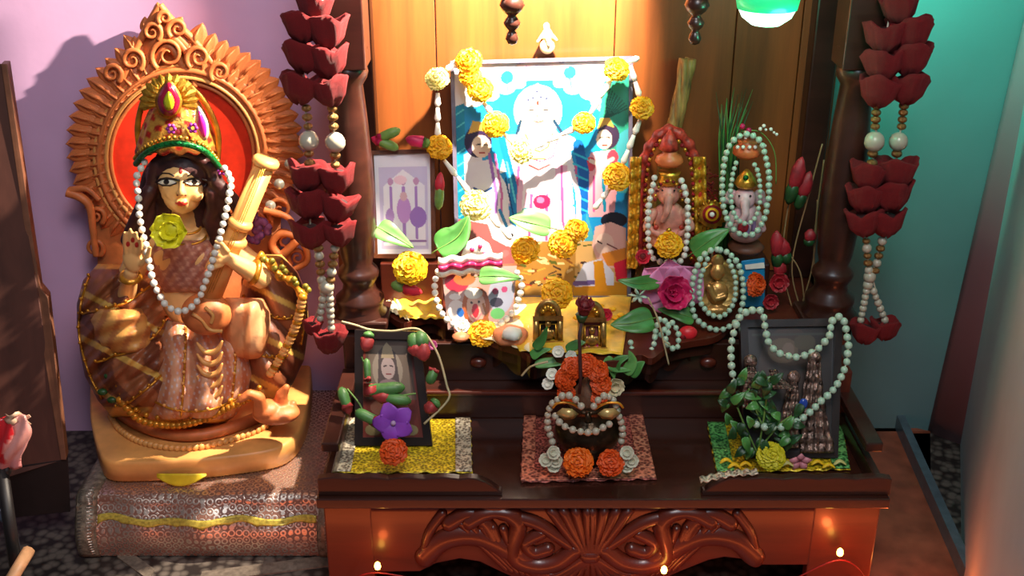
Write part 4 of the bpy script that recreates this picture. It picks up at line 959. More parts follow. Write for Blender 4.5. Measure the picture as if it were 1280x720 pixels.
# ---- marigold garland over the large picture
t = thing('marigold_garland', 'marigold and white tuberose garland draped over the large blue picture', 'garland', at(680,300,1.50))
YG = lambda y: 1.556-(y-72)/300*.085
MGL = [(547,100,17,MG_P),(587,78,19,MG_G),(588,96,16,MG_G),(600,113,19,MG_Y),(620,157,19,MG_Y),(652,190,18,MG_P),(730,155,16,MG_Y),(770,88,18,MG_Y),(802,136,17,MG_G),(771,222,20,MG_G),(549,185,18,MG_G),(595,258,22,MG_P),(720,289,17,MG_G),(703,306,20,MG_G),(657,314,20,MG_G)]
for x, y, r, m in MGL: marigold(x, y, YG(y)-.012, r, m, n=(random.uniform(-.2,.2),-.75,.6), parent=t)
def buds_between(a, b, r=.0048, m=WHITEF):
    A_, B_ = at(*a, YG(a[1])-.008), at(*b, YG(b[1])-.008); d = B_-A_
    k = max(1, round(d.length/.024))
    for i in range(k):
        p, q = A_+d*(i/k), A_+d*((i+.95)/k); MB().tube([p, p.lerp(q,.3), p.lerp(q,.75), q], [r*.55, r*.7, r, r*.5], 8).build('tuberose_bud', m, t)
for a, b in (((587,70),(556,88)),((547,116),(547,172)),((555,200),(588,242)),((604,128),(615,142)),((630,168),(645,180)),((664,186),(720,160)),((736,145),(764,100)),((782,78),(800,72)),((788,82),(800,122)),((800,150),(778,206)),((762,236),(742,262)),((612,270),(640,300))): buds_between(a, b)
MB().tube(spline([at(x, y, YG(y)-.004) for x, y in ((552,92),(572,74),(590,70))], 20), .002, 6).build('thread', THREAD, t)
# ---- foliage
leaf([(547,312,1.44),(572,296,1.445),(586,270,1.455)], 21, GREEN, 'dark green leaf standing below the pale flower, left of the large picture')
leaf([(472,284,1.45),(490,294,1.44),(517,310,1.44)], 15, GREENP, 'pale green leaf lying across the small lilac picture')
leaf([(599,346,1.40),(622,345,1.395),(652,348,1.40)], 13, GREENP, 'pale green leaf on the white beaded icon')
leaf([(688,285,1.47),(660,278,1.465),(636,272,1.47)], 16, GREENP, 'pale green leaf laid across the lower middle of the large picture')
leaf([(822,352,1.42),(798,355,1.40),(772,350,1.40)], 11, GREEN, 'small green leaf just below the right corner of the large picture')
leaf([(816,398,1.37),(790,404,1.36),(763,406,1.36)], 18, GREEN, 'broad green leaf above the centre of the bead heap')
leaf([(868,398,1.39),(848,392,1.39),(822,386,1.40)], 12, GREEN, 'dark green leaf under the deep pink rose')
leaf([(866,316,1.44),(888,300,1.435),(912,286,1.44)], 16, GREEN, 'green leaf leaning between the two elephant-headed idols')
# ---- yellow marigold and bud at the left corner
marigold(513, 336, 1.43, 24, MG_Y, label='large bright yellow marigold at the left corner of the shelf')
t = thing('red_fruit', 'red and green bud under the large yellow marigold', 'flower bud', at(510,365,1.43))
bud(t, at(489,355,1.43), at(528,366,1.425), .0085, ROSE, .35, STEMG)
YC = mat('yellow_satin', (240,190,40), .35, var=.12, scale=60, sheen=.3, bump=.2); YCW = mat('cream_satin', (240,226,180), .35, var=.06, sheen=.3)
def cloth(name, label, quad, m, amp=.003, fx=22, z0=ZP+.004, drop=None, cat='cloth', nu=40, nv=24, th=.0012, bord=None):
    """quad: TL,TR,BR,BL pixels on the plane z0 ; small wrinkles"""
    P = [atz(x, y, z0) for x, y in quad]; t = thing(name, label, cat, P[3])
    def fn(u, v):
        p = (P[0]*(1-u)+P[1]*u)*(1-v)+(P[3]*(1-u)+P[2]*u)*v
        return p+Vector((0, .002*math.sin(u*30), amp*(math.sin(u*fx+v*5)+math.sin(v*15+u*7)+2)*.5*(.3+.7*math.sin(math.pi*min(1,max(0,v))))))
    MB().grid(nu, nv, fn).build('fabric', m, t, solid=th)
    return t, fn
cloth('yellow_cloth', 'yellow satin cloth corner beside the left pillar', [(484,356),(548,360),(556,400),(500,398)], YC, amp=.004)
cloth('white_cloth', 'white cloth edge under the yellow satin at the left pillar', [(478,362),(488,360),(512,402),(486,388)], YCW, amp=.003)
cloth('yellow_cloth', 'golden yellow cloth spread under the centre of the upper shelf', [(600,372),(790,366),(778,444),(650,440)], YC, amp=.003)
cloth('yellow_cloth', 'pale yellow cloth fold behind the orange marigold at the shelf edge', [(560,380),(660,380),(662,440),(575,415)], YCW, amp=.003)
# ---- white beaded icon (left centre)
t = thing('painted_icon', 'small colourful painted icon with three figures inside the white bead ring', 'icon', at(600,415,1.41))
q4 = [at(552,335,1.44), at(646,332,1.44), at(640,412,1.40), at(560,412,1.40)]
MB().hexa([q4[3]+Vector((0,.008,0)), q4[2]+Vector((0,.008,0)), q4[2], q4[3], q4[0]+Vector((0,.008,0)), q4[1]+Vector((0,.008,0)), q4[1], q4[0]]).build('board', BROWNF, t, smooth=False)
c = Canvas(552, 333, 646, 412, .8, (214,176,150))
c.rect(552,333,646,412,(206,170,160)); c.ell(570,352,16,12,(206,40,70)); c.ell(580,348,14,8,(190,120,60)); c.ell(628,368,17,24,(190,196,214)); c.ell(567,388,12,14,(236,226,226))
c.ell(594,384,19,26,(196,110,40)); c.ell(594,384,13,20,(232,190,170)); c.ell(591,366,12,7,(240,236,226)); c.ell(588,378,1.8,1.6,(50,20,20)); c.ell(598,377,1.8,1.6,(50,20,20)); c.ell(593,388,5,9,(200,40,60)); c.line([(586,394),(593,402),(601,392)],2,(240,140,150))
c.ell(572,390,5,6,(40,120,200)); c.ell(620,364,4,4,(200,90,140)); c.ell(632,362,4,4,(200,90,140)); c.ell(622,378,9,6,(80,70,90)); c.ell(624,392,10,7,(120,200,120)); c.ell(566,370,8,4,(248,240,236)); c.line([(604,380),(612,404)],3,(180,120,40))
c.a = c.a**1.2*.6
c.build('print', *(p+Vector((0,-.0015,.0005)) for p in q4), PRINT, t)
pearl_strand('ring of white beads round the small colourful icon on the left', [(552,332,1.425),(544,350,1.42),(545,372,1.41),(553,392,1.40),(568,406,1.395),(590,414,1.392),(615,410,1.393),(636,396,1.40),(648,376,1.41),(652,352,1.42),(644,338,1.425)], 4.6, WHITEF, name='bead_garland', jitter=.2)
t = thing('folded_cloth_crown', 'white and pink frilled cloth crown on top of the small icon', 'cloth', at(600,345,1.42))
for (y0, y1, m, d) in ((322,332,WHITEF,0), (331,339,PINKD,.004), (337,345,WHITEF,.0)):
    MB().grid(40, 6, lambda u, v: at(548+80*u, y0-6*u+(y1-y0)*v+1.5*math.sin(u*22), 1.418-d-.006*math.sin(math.pi*v)-.003*math.sin(u*30))).build('frill', m, t, solid=.002)
MB().prism([at(x, y, 1.435) for x, y in ((575,325),(582,305),(598,298),(611,306),(618,322))], (0,.006,0)).build('crest', WHITEF, t)
for x, y in ((590,312),(600,308),(606,318),(586,320)): MB().ball(at(x, y, 1.432), .0035, 8, 6).build('pink_stud', PINKD, t)
marigold(604, 418, 1.375, 21, MG_G, n=(0,-.6,.8), label='orange marigold on the shelf edge in front of the beaded icon', sq=.7)
t = thing('white_flower', 'small white flower left of the orange marigold on the shelf edge', 'flower', at(578,415,1.38)); rose_flower(t, at(578,410,1.385), .012, (0,-.6,.8), WHITEF, 2)
t = thing('sweet_heap', 'peach coloured sweet with white top at the edge of the shelf', 'sweet', atz(640,428,ZP))
MB().lathe([(.022,0),(.024,.006),(.021,.012),(.012,.015)], atz(638,424,ZP+.005), n=20, mod=lambda r,h,a,i:(r*(1+.06*math.sin(5*a)),h)).build('sweet_base', mat('peach_sweet', (226,140,96), .5, bump=.3), t)
MB().lathe([(.014,0),(.012,.008),(.004,.012)], atz(640,420,ZP+.018), n=14, mod=lambda r,h,a,i:(r*(1+.1*math.sin(4*a)),h)).build('white_top', WHITEF, t)
t = thing('peach_petal', 'peach coloured petal at the left corner of the shelf edge', 'petal', atz(574,424,ZP)); MB().lathe([(.011,0),(.012,.004),(.006,.008)], atz(576,423,ZP+.001), n=14).build('petal', mat('peach_sweet', (226,140,96)), t)
marigold(696, 368, 1.39, 22, MG_G, label='golden marigold above the small brass framed icon')
# ---- small brass framed shrines
def mini(label, x0, x1, y0, y1, Y, inner):
    t = thing('brass_icon', label, 'icon', at((x0+x1)/2, y1, Y)); xm = (x0+x1)/2; wd = (x1-x0)/2
    for x in (x0+3, x1-3): MB().tube([at(x,y1,Y), at(x,y0+22,Y)], .0042, 10).build('side_column', BRASS, t)
    bxq = lambda ya, yb, xa, xb: MB().hexa([at(xa,yb,Y+.004), at(xb,yb,Y+.004), at(xb,yb,Y-.006), at(xa,yb,Y-.006), at(xa,ya,Y+.004), at(xb,ya,Y+.004), at(xb,ya,Y-.006), at(xa,ya,Y-.006)])
    bxq(y1-6, y1, x0-2, x1+2).build('sill', BRASS, t, smooth=False); bxq(y0+19, y0+25, x0-1, x1+1).build('lintel', BRASS, t, smooth=False)
    MB().tube([at(xm+wd*.75*math.cos(a), y0+20-19*math.sin(a), Y) for a in np.linspace(0, math.pi, 16)], .0040, 8).build('arch', BRASS, t)
    for a in (.6, 1.1, 1.57, 2.04, 2.54): MB().ball(at(xm+wd*.42*math.cos(a), y0+19-11*math.sin(a), Y-.002), .0040, 8, 6).build('arch_boss', GOLD, t)
    MB().prism([at(xm+wd*.75*math.cos(a), y0+20-19*math.sin(a), Y+.003) for a in np.linspace(0, math.pi, 14)], (0,.004,0)).build('arch_plate', GOLDP, t, smooth=False)
    MB().hexa([at(x0+3,y1-5,Y+.005), at(x1-3,y1-5,Y+.005), at(x1-3,y1-5,Y+.009), at(x0+3,y1-5,Y+.009), at(x0+3,y0+22,Y+.005), at(x1-3,y0+22,Y+.005), at(x1-3,y0+22,Y+.009), at(x0+3,y0+22,Y+.009)]).build('back_plate', inner, t, smooth=False)
    MB().tube([at(x0+8,y1-7,Y), at(x0+8,y0+29,Y), at(x1-8,y0+29,Y), at(x1-8,y1-7,Y)], .0016, 6).build('inner_moulding', GOLD, t)
    blob('figure', [('e', at(xm,y1-14,Y), (.008,.005,.009)), ('e', at(xm,y1-27,Y), (.0045,.004,.0055)), ('c', [at(xm-6,y1-18,Y-.002), at(xm-9,y1-11,Y-.003)], [.0025,.002]), ('c', [at(xm+6,y1-18,Y-.002), at(xm+9,y1-11,Y-.003)], [.0025,.002])], BRASS, t, vox=.0011, sm=2)
mini('small brass arched icon with dark inset, left of the rosebud', 667, 703, 376, 432, 1.350, mat('dark_inset', (50,40,40), .4))
mini('small brass icon with pinkish inset, right of the dark rosebud', 723, 757, 378, 440, 1.333, mat('pink_inset', (150,80,80), .4))
t = thing('pink_flower', 'pink rosebud in front of the pinkish brass icon', 'flower', at(740,440,1.335)); rose_flower(t, at(741,432,1.340), .014, (0,-.8,.5), PINK, 2); MB().ball(at(742,430,1.337), .006, 8, 6).build('heart', PINKD, t)
t = thing('pink_flower', 'tiny pink flower touching the front of the golden cloth, below the kneeling figure', 'flower', at(757,396,1.39)); rose_flower(t, at(757,394,1.395), .010, (0,-.8,.5), ROSE, 2)
t = thing('yellow_petals', 'yellow petals scattered on the shelf under the kneeling figure', 'petals', atz(760,400,ZP+.01))
for i in range(10): MB().ball(atz(722+6*i+random.uniform(-3,3), 388+random.uniform(-6,14), ZP+.012), (.006,.004,.003), 8, 5).build('petal', MG_G, t)
# ---- sprigs at the front of the shelf centre
t = thing('jasmine_sprig', 'green leafed sprig with white jasmine beside the brass icon', 'sprig', at(690,450,1.30))
for P in ([(668,436),(678,424),(684,408)], [(664,446),(674,440),(690,436)], [(668,456),(700,452),(740,452)], [(708,438),(722,430),(732,428)]):
    w_ = 7; mb, Q = leaf_mb([at(x, y, 1.315) for x, y in P], w_*mpp(*P[0], 1.31)); mb.build('leaf', GREENP if P[0][0] > 665 and P[0][1] > 450 else GREEN, t, solid=.0006)
MB().tube(spline([at(x, y, 1.30) for x, y in ((652,470),(664,458),(685,452))], 12), .0014, 6).build('stalk', STEM, t)
for x, y in ((698,440),(712,446),(690,468),(686,480),(703,466)): rose_flower(t, at(x, y, 1.305), .009, (random.uniform(-.3,.3),-.8,.5), WHITEF, 2)
t = thing('leaf_sprig', 'green leaves hanging over the shelf edge right of the rosebud', 'sprig', at(785,455,1.31))
for P, m in (([(760,455),(775,460),(795,462)], GREEN), ([(782,468),(790,452),(786,438)], GREENP), ([(765,466),(772,452),(790,444)], GREEN), ([(788,470),(798,458),(806,452)], GREEN), ([(756,448),(764,458),(768,474)], GREENP)):
    mb, Q = leaf_mb([at(x, y, 1.305) for x, y in P], .0085); mb.build('leaf', m, t, solid=.0006)
t = thing('pale_flower', 'pale cream flower hanging right of the orange halo flower', 'flower', at(768,486,1.30)); rose_flower(t, at(767,482,1.302), .014, (.2,-.9,.2), mat('cream_petal', (206,190,150), .5, var=.15), 2)
# ---- pink lotus-like rose, marigold and red petals
t = thing('pink_flower', 'large light pink flower with magenta heart on the right of the shelf', 'flower', at(838,378,1.42))
PL = mat('light_pink_petal', (240,150,196), .5, var=.12, scale=30)
for (cx_, a, w_, l_, m) in ((824,R(138),.034,.050,PL),(852,R(42),.034,.052,PL),(838,R(95),.034,.048,PL),(826,R(190),.024,.036,PL),(858,R(-8),.024,.034,PL)):
    def fn(u, v):
        w2 = w_*math.sin(math.pi*(.15+.8*v))*(u*2-1); p = at(838,366,1.425); return p+Vector((math.cos(a)*l_*v-math.sin(a)*w2, .010-.016*v*(1-v)*2+.012*abs(2*u-1)*-1, math.sin(a)*l_*v+math.cos(a)*w2))
    MB().grid(9, 9, fn).build('petal', m, t, solid=.0008)
rose_flower(t, at(840,366,1.405), .027, (.1,-.9,.4), PINKD, 3, cup=.7)
t = thing('red_petal', 'bright red petal on the edge of the shelf right of the beads', 'petal', atz(858,420,ZP)); MB().ball(at(860,416,1.375), (.013,.009,.010), 14, 9).build('petal', mat('bright_red_petal', (226,40,50), .4), t); MB().ball(at(853,420,1.372), (.008,.006,.006), 12, 8).build('petal', REDV, t)
t = thing('red_rosebud', 'small red rosebud left of the large pink flower', 'flower', at(805,325,1.45)); rose_flower(t, at(803,322,1.45), .012, (0,-.8,.5), ROSE, 3); MB().ball(at(803,321,1.447), .006, 8, 6).build('heart', REDV, t)
# bead heap (pale green)
t = thing('bead_string', 'tangled pale green bead string with white star flower on the right shelf edge', 'beads', at(820,440,1.36))
strand(t, [at(x, y, Y) for x, y, Y in ((788,428,1.345),(792,440,1.340),(806,446,1.338),(816,434,1.340),(820,412,1.352),(826,398,1.362),(836,410,1.355),(832,428,1.345),(845,436,1.345),(848,418,1.355),(838,402,1.362),(824,420,1.350),(812,418,1.350))], .0044, PEARLG, name='bead')
t = thing('star_flower', 'white star shaped flower resting on the small green leaf', 'flower', at(798,372,1.395))
for k in range(6):
    a = k*math.pi/3+.2; MB().tube([at(798,370,1.385), at(798+8*math.cos(a),370+6*math.sin(a),1.380), at(798+13*math.cos(a),370+10*math.sin(a),1.384)], [.002,.0035,.0008], 6, .4).build('petal', PEARLG, t)
t = thing('dry_twig', 'thin dry twig hanging over the right shelf edge', 'twig', at(836,455,1.335)); MB().tube(spline([at(x, y, 1.335) for x, y in ((810,372),(822,398),(830,430),(836,456))], 16), [.0013]*13, 6).build('stalk', STEM, t); MB().tube([at(829,425,1.335), at(838,432,1.333)], .0009, 5).build('side_shoot', STEM, t)
marigold(836, 307, 1.43, 19, MG_G, label='golden marigold at the feet of the red draped idol')
marigold(942, 356, 1.43, 17, MG_D, n=(.5,-.7,.3), label='orange marigold right of the oval brass plaque')
# ---- dried reed bundle
t = thing('reed_bundle', 'golden dried reed bundle leaning upright right of the large picture', 'reeds', at(795,250,1.52))
for k in range(5):
    P = []
    for i in range(24):
        f = i/23; x = 860-62*f**1.1; y = 74+286*f; a = f*9+k*1.256; p = at(x, y, 1.560-.03*f); P.append(p+Vector((math.cos(a), math.sin(a)*.8, 0))*(.0068+.0015*math.sin(f*9+k)))
    MB().tube(P, [.0052+.0010*math.sin(i*1.1+k) for i in range(24)], 7).build('reed', mat('dry_straw', (176,136,72), .5, var=.35, scale=40, stretch=(3,3,.6)), t)
# ---- idol 1: draped in red and gold with pot on top
POT = mat('orange_clay_pot', (214,112,60), .4, var=.1); IRED = mat('idol_red', (190,60,44), .45, var=.3, scale=120, bump=.4); IPINK = mat('idol_pink', (222,150,130), .45, var=.2)
t = thing('draped_idol', 'elephant-headed idol in red and gold drapery with pearl loops under an arch', 'idol', at(836,372,1.50))
MB().box(at(836,352,1.515)+Vector((0,0,-.002)), (.07,.05,.075)).build('pedestal', WOOD, t, smooth=False, bevel=.003)
blob('figure', [('e', at(836,296,1.49), (.030,.022,.022)), ('e', at(836,272,1.49), (.024,.018,.024)), ('e', at(836,242,1.485), (.016,.016,.017)), ('c', [at(836,248,1.470), at(834,264,1.462), at(828,276,1.465)], [.007,.0055,.004]), ('e', at(818,240,1.49), (.008,.004,.010)), ('e', at(854,240,1.49), (.008,.004,.010)), ('c', [at(816,266,1.48), at(808,284,1.472), at(822,292,1.468)], [.007,.006,.005]), ('c', [at(856,266,1.48), at(864,284,1.472), at(850,292,1.468)], [.007,.006,.005])], IPINK, t, vox=.0014, sm=2)
MB().lathe([(.0165,0),(.020,.006),(.017,.013),(.010,.017),(.011,.021)], at(836,206,1.485), n=20).build('clay_pot', POT, t)
MB().lathe([(.014,0),(.011,.010),(.0075,.018),(.002,.026)], at(836,186,1.485), n=16).build('coconut_top', IRED, t)
MB().lathe([(.013,0),(.017,.006),(.014,.014),(.016,.018)], at(836,230,1.485), n=16).build('crown', GOLD, t)
mb = MB().tube(spline([at(x, y, 1.505) for x, y in ((800,330),(800,270),(802,220),(812,184),(836,162),(862,182),(872,220),(872,270),(870,330))], 80), [.0075+.0015*math.sin(i*1.3) for i in range(81)], 8); mb.build('red_arch', IRED, t)
for i, q in enumerate(resample(spline([at(x, y, 1.492) for x, y in ((806,330),(806,270),(808,225),(816,190),(836,170),(858,190),(866,225),(866,270),(864,330))], 120), .0075)): MB().ball(q, .0031, 7, 5).build('arch_bead', GOLD if i % 2 else REDV, t)
for x0, x1 in ((788,802), (866,882)):   # ruffled gold side drapes
    MB().grid(10, 60, lambda u, v: at(x0+(x1-x0)*u+(-10 if x0 < 800 else 6)*v*.5, 196+140*v, 1.50-.010*abs(math.sin(v*26+u*1.2))-.004*math.sin(u*9))).build('gold_drape', mat('gold_ruffle', (222,168,48), .35, metal=.35, var=.3, scale=150, bump=.4), t, solid=.001)
for i in range(14): a = math.pi*i/13; MB().ball(at(836+17*math.cos(a), 232-24*math.sin(a)+18, 1.468), .0024, 7, 5).build('jewel', REDV if i % 2 else GOLD, t)
for x, y in ((828,238),(843,238)): MB().ball(at(x, y, 1.4685), .0016, 7, 5).build('eye', INK, t)
for k, (x, y) in enumerate(((820,284),(836,288),(852,284),(828,296),(846,298))): MB().ball(at(x, y, 1.466), (.004,.003,.004), 8, 6).build('ornament', GOLD if k % 2 else IRED, t)
pearl_strand('white bead necklace looping down the red draped idol', [(818,222,1.47),(812,250,1.462),(810,280,1.455),(812,312,1.45),(822,326,1.448),(850,326,1.448),(858,306,1.45),(860,276,1.455),(858,246,1.462),(850,220,1.47)], 4.4, name='bead_necklace')
# round red and gold rosette
t = thing('sun_rosette', 'round red and gold rosette standing between the two idols', 'ornament', at(890,286,1.49))
MB().tube([at(890,268,1.488), at(890,376,1.488)], .0016, 6).build('stick', STEM, t)
for r_, m, dy in ((17,GOLD,0),(12,REDV,-.002),(8.5,MG_G,-.004),(5.5,REDV,-.006),(3,WHITEF,-.008)): MB().lathe([(.0001,.002),(r_*.00112,.002),(r_*.00112,-.002)], at(890,268,1.485+dy), (0,-1,.25), 24).build('disc', m, t)
for k in range(14): a = 2*math.pi*k/14; MB().ball(at(890+17*math.cos(a), 268+17*math.sin(a), 1.485), .0026, 7, 5).build('rim_bead', GOLD, t)
# dark red tinsel behind between idols
t = thing('red_tinsel', 'dark red tinsel bunch behind the round rosette', 'tinsel', at(884,250,1.54))
mb = MB()
for i in range(170):
    p = at(880+random.uniform(-12,14), 205+random.uniform(0,140), 1.53); d = Vector((random.uniform(-1,1),random.uniform(-1,.2),random.uniform(-1,1)))*.009; mb.tube([p, p+d], [.0012,.0004], 4)
mb.build('tinsel_strands', REDV, t)['kind'] = 'stuff'
# ---- idol 2
t = thing('seated_idol', 'pink and white elephant-headed idol with clay pot, ringed by pearls on a dark stool', 'idol', at(934,372,1.49))
MB().box(at(930,345,1.50)+Vector((0,0,.002)), (.062,.05,.055)).build('stool', WOOD, t, smooth=False, bevel=.003)
MB().lathe([(.024,0),(.026,.006),(.020,.012)], at(932,312,1.485), n=20).build('base', mat('brown_clay', (110,70,50), .5), t)
IW = mat('idol_pinkish_white', (220,184,186), .45, var=.12)
blob('figure', [('e', at(932,288,1.48), (.024,.018,.018)), ('e', at(932,268,1.48), (.018,.015,.018)), ('e', at(931,248,1.475), (.0155,.014,.0155)), ('e', at(914,246,1.482), (.009,.004,.012)), ('e', at(949,246,1.482), (.009,.004,.012)), ('c', [at(931,252,1.463), at(932,268,1.455), at(926,280,1.457), at(921,276,1.457)], [.0065,.0055,.0042,.003]), ('c', [at(916,268,1.475), at(910,286,1.467)], [.006,.0055]), ('c', [at(947,268,1.475), at(953,286,1.467)], [.006,.0055])], IW, t, vox=.0014, sm=2)
for x, y in ((924,245),(938,245)): MB().ball(at(x, y, 1.4615), .0017, 7, 5).build('eye', INK, t)
MB().lathe([(.013,0),(.016,.005),(.013,.012),(.006,.021),(.002,.025)], at(932,233,1.475), n=18).build('crown', GOLD, t)
MB().lathe([(.0001,0),(.004,.001),(.0001,.002)], at(932,222,1.458), (0,-1,0), 12).build('crown_gem', GG, t)
MB().lathe([(.012,0),(.0195,.006),(.019,.014),(.012,.020),(.014,.023)], at(933,197,1.475), n=22).build('clay_pot', POT, t)
for x in (922,929,937,944): MB().ball(at(x, 184, 1.456), .0028, 8, 5).build('pot_dot', WHITEF, t)
for x, y in ((908,250),(956,252)): MB().ball(at(x, y, 1.475), .0055, 8, 6).build('palm', IW, t)
for k, (x, y) in enumerate(((926,292),(934,296),(942,290))): MB().tube([at(x, y-18, 1.46), at(x, y, 1.456)], [.003,.004], 7).build('robe_fold', mat('lilac_robe', (180,140,190), .5), t)
MB().ball(at(929,284,1.452), (.008,.006,.008), 10, 7).build('red_flower', ROSE, t)
pearl_strand('long pale bead necklace looped twice round the pink elephant-headed idol, outer loop', [(933,168,1.452),(916,176,1.450),(907,196,1.447),(903,226,1.445),(904,256,1.443),(912,280,1.441),(926,293,1.440),(942,292,1.440),(954,276,1.441),(960,250,1.443),(961,222,1.445),(956,192,1.447),(948,174,1.450)], 4.4, PEARLG, name='bead_necklace', closed=True)
pearl_strand('inner short bead necklace hanging from the pot of the pink idol', [(920,204,1.448),(914,228,1.446),(914,252,1.444),(920,272,1.440),(934,280,1.438),(946,268,1.441),(950,244,1.444),(948,218,1.446),(942,204,1.448)], 3.6, PEARLG, name='bead_necklace')
t = thing('white_flower_spray', 'tiny white flower spray around the top of the pink idol', 'flowers', at(950,180,1.50))
for i in range(16): x, y = 925+random.uniform(0,46), 160+random.uniform(-4,58)*random.random(); MB().ball(at(x, y, 1.49), random.uniform(.0016,.0028), 7, 5).build('floret', WHITEF, t)
for x, y in ((936,163),(928,158)): MB().ball(at(x, y, 1.482), .004, 8, 5).build('pink_floret', PINKD, t)
MB().tube(spline([at(x, y, 1.495) for x, y in ((925,165),(950,165),(968,190),(970,230))], 16), .0008, 5).build('stalk', STEMG, t)
# grass tuft
t = thing('grass_tuft', 'tuft of long green grass blades behind the pink idol', 'grass', at(908,215,1.52))
for i in range(22):
    x0, y0 = 905+random.uniform(-6,8), 345; x1, y1 = 896+i*2.1+random.uniform(-4,4), 112+random.uniform(-6,34)
    MB().tube([at(x0,y0,1.52), at(x0*.6+x1*.4,215,1.522), at((x0+x1)/2+random.uniform(-3,3),(215+y1)/2,1.525), at(x1,y1,1.53)], [.0013,.0013,.0012,.0003], 5, .5).build('blade', GREEN if i % 2 else GREEND, t)
# ---- oval plaque
t = thing('oval_plaque', 'oval brass plaque of a seated figure ringed by a double bead loop', 'plaque', at(897,420,1.42))
MB().lathe([(.0001,-.004),(.026,-.004),(.030,0),(.027,.005),(.024,.004),(.0001,.004)], at(897,358,1.425), (0,-1,.35), 32, mod=lambda r,h,a,i:(r*(1+.28*abs(math.sin(a))), h)).build('plate', BRASS, t)
blob('figure', [('e', at(897,340,1.415), (.010,.008,.012)), ('e', at(897,366,1.415), (.015,.010,.018)), ('e', at(897,326,1.418), (.009,.006,.010)), ('c', [at(886,358,1.410), at(894,374,1.405), at(906,370,1.405)], [.005,.0045,.004]), ('e', at(897,388,1.413), (.020,.009,.009))], mat('worn_gold', (196,150,84), .35, metal=.6, var=.2, bump=.4), t, vox=.0013, sm=2)
pearl_strand('outer bead loop hung round the oval brass plaque', [(897,312,1.40),(880,318,1.40),(870,336,1.398),(865,362,1.395),(866,388,1.39),(876,404,1.388),(894,412,1.386),(912,408,1.387),(924,394,1.39),(929,368,1.395),(926,340,1.398),(915,320,1.40)], 4.3, PEARLG, name='bead_necklace', closed=True)
pearl_strand('inner bead loop on the oval brass plaque', [(884,324,1.398),(876,346,1.396),(874,370,1.392),(882,388,1.389),(898,396,1.388),(912,388,1.39),(919,368,1.392),(918,344,1.396),(910,324,1.398)], 3.8, PEARLG, name='bead_necklace')
t = thing('blue_packet', 'small bright blue packet behind the orange marigold on the right', 'packet', at(945,342,1.46)); MB().hexa([at(x, y, Y) for x, y, Y in ((930,384,1.46),(956,384,1.46),(956,384,1.472),(930,384,1.472),(926,326,1.46),(956,322,1.46),(956,322,1.472),(926,326,1.472))]).build('box', mat('bright_blue_paper', (30,140,190), .4), t, smooth=False, bevel=.002); MB().hexa([at(x, y, Y) for x, y, Y in ((932,337,1.457),(956,335,1.457),(956,335,1.459),(932,337,1.459),(931,331,1.457),(955,328,1.457),(955,328,1.459),(931,331,1.459))]).build('label_band', WHITEF, t, smooth=False)
# ---- dry rose stems at the right
t = thing('red_rose_stems', 'bunch of drooping dark red buds on dry stems by the right pillar', 'flowers', at(985,385,1.46))
for P in ([(1000,385),(990,330),(1012,240),(1028,180)], [(1020,385),(1018,300),(1030,200)], [(990,385),(978,330),(985,260),(996,230)], [(1006,388),(1000,340),(980,310)], [(1000,388),(1016,330),(1022,250)]): MB().tube(spline([at(x, y, 1.475) for x, y in P], 20), .0012, 5).build('stem', mat('dry_stem', (150,120,80), .6), t)
for a, b, r in (((985,255),(1003,196),.0095), ((996,262),(1013,214),.0085), ((972,336),(971,288),.0095), ((984,330),(976,296),.009), ((1010,308),(1014,286),.008), ((975,352),(974,324),.009)): bud(t, at(*a,1.465), at(*b,1.465), r, mat('wine_red_petal', (160,30,40), .55, var=.25), .35, GREEND)
rose_flower(t, at(972,352,1.455), .016, (0,-.9,.2), mat('wine_red_petal', (160,30,40)), 2); rose_flower(t, at(962,376,1.45), .013, (0,-.9,.2), mat('wine_red_petal', (160,30,40)), 2)
# ================================================================== HANGING GARLANDS
GDM = mat('dark_gold_bead', (150,110,60), .35, metal=.6, var=.3, scale=200, bump=.4); PRL = mat('grey_pearl', (176,170,150), .3, var=.1, coat=.3)
def tuft_mb():
    mb = MB()
    prof = [(.10,-1.0),(.45,-.85),(.78,-.45),(.92,0),(1.02,.30),(.96,.36),(.80,.22),(.5,.05),(.1,-.0)]
    def mod(r, h, a, i):
        k = .15*abs(math.sin(1.5*a+.4))+.06*math.sin(5*a); return r*(1+(k if i > 1 else k*.3)+.035*math.sin(13*a+i)+.03*math.sin(i*2.2)), h+.05*math.sin(7*a)+.42*abs(math.sin(1.5*a+.4))*(1 if 2 < i < 7 else .3)
    return mb.lathe(prof, (0,0,0), n=30, mod=mod)
TUFT = protomesh(tuft_mb(), 'petal_tuft', REDV); CORE = protomesh(MB().lathe([(.3,-.2),(.7,.05),(.55,.3),(.2,.45)], (0,0,0), n=12, mod=lambda r,h,a,i:(r*(1+.2*math.sin(4*a)),h)), 'tuft_heart', REDD)
BM_G, BM_P = bead_mesh(GDM), bead_mesh(PRL)
def garland(label, tufts, beads, tail, Y, x0, gtop):
    t = thing('petal_garland', label, 'garland', at(*tail, Y), 'red petal garlands hanging on the pillars')
    for x, y, r in tufts:
        q = toward((random.uniform(-.15,.15), .16, 1), random.uniform(0,6)); p = at(x, y, Y); s = r*mpp(x, y, Y)
        o = inst('petal_tuft', TUFT, t, p, s, q); hh = inst('tuft_heart', CORE, None); hh.parent = o
    for x, y, r, k in beads:
        inst('gold_bead' if k else 'pearl', BM_G if k else BM_P, t, at(x, y, Y), (r*mpp(x, y, Y)*1.0, r*mpp(x, y, Y), r*mpp(x, y, Y)*(.75 if k else 1)))
    for P in x0: MB().tube([at(x, y, Y) for x, y in P], .0012, 5).build('cord', THREAD, t)
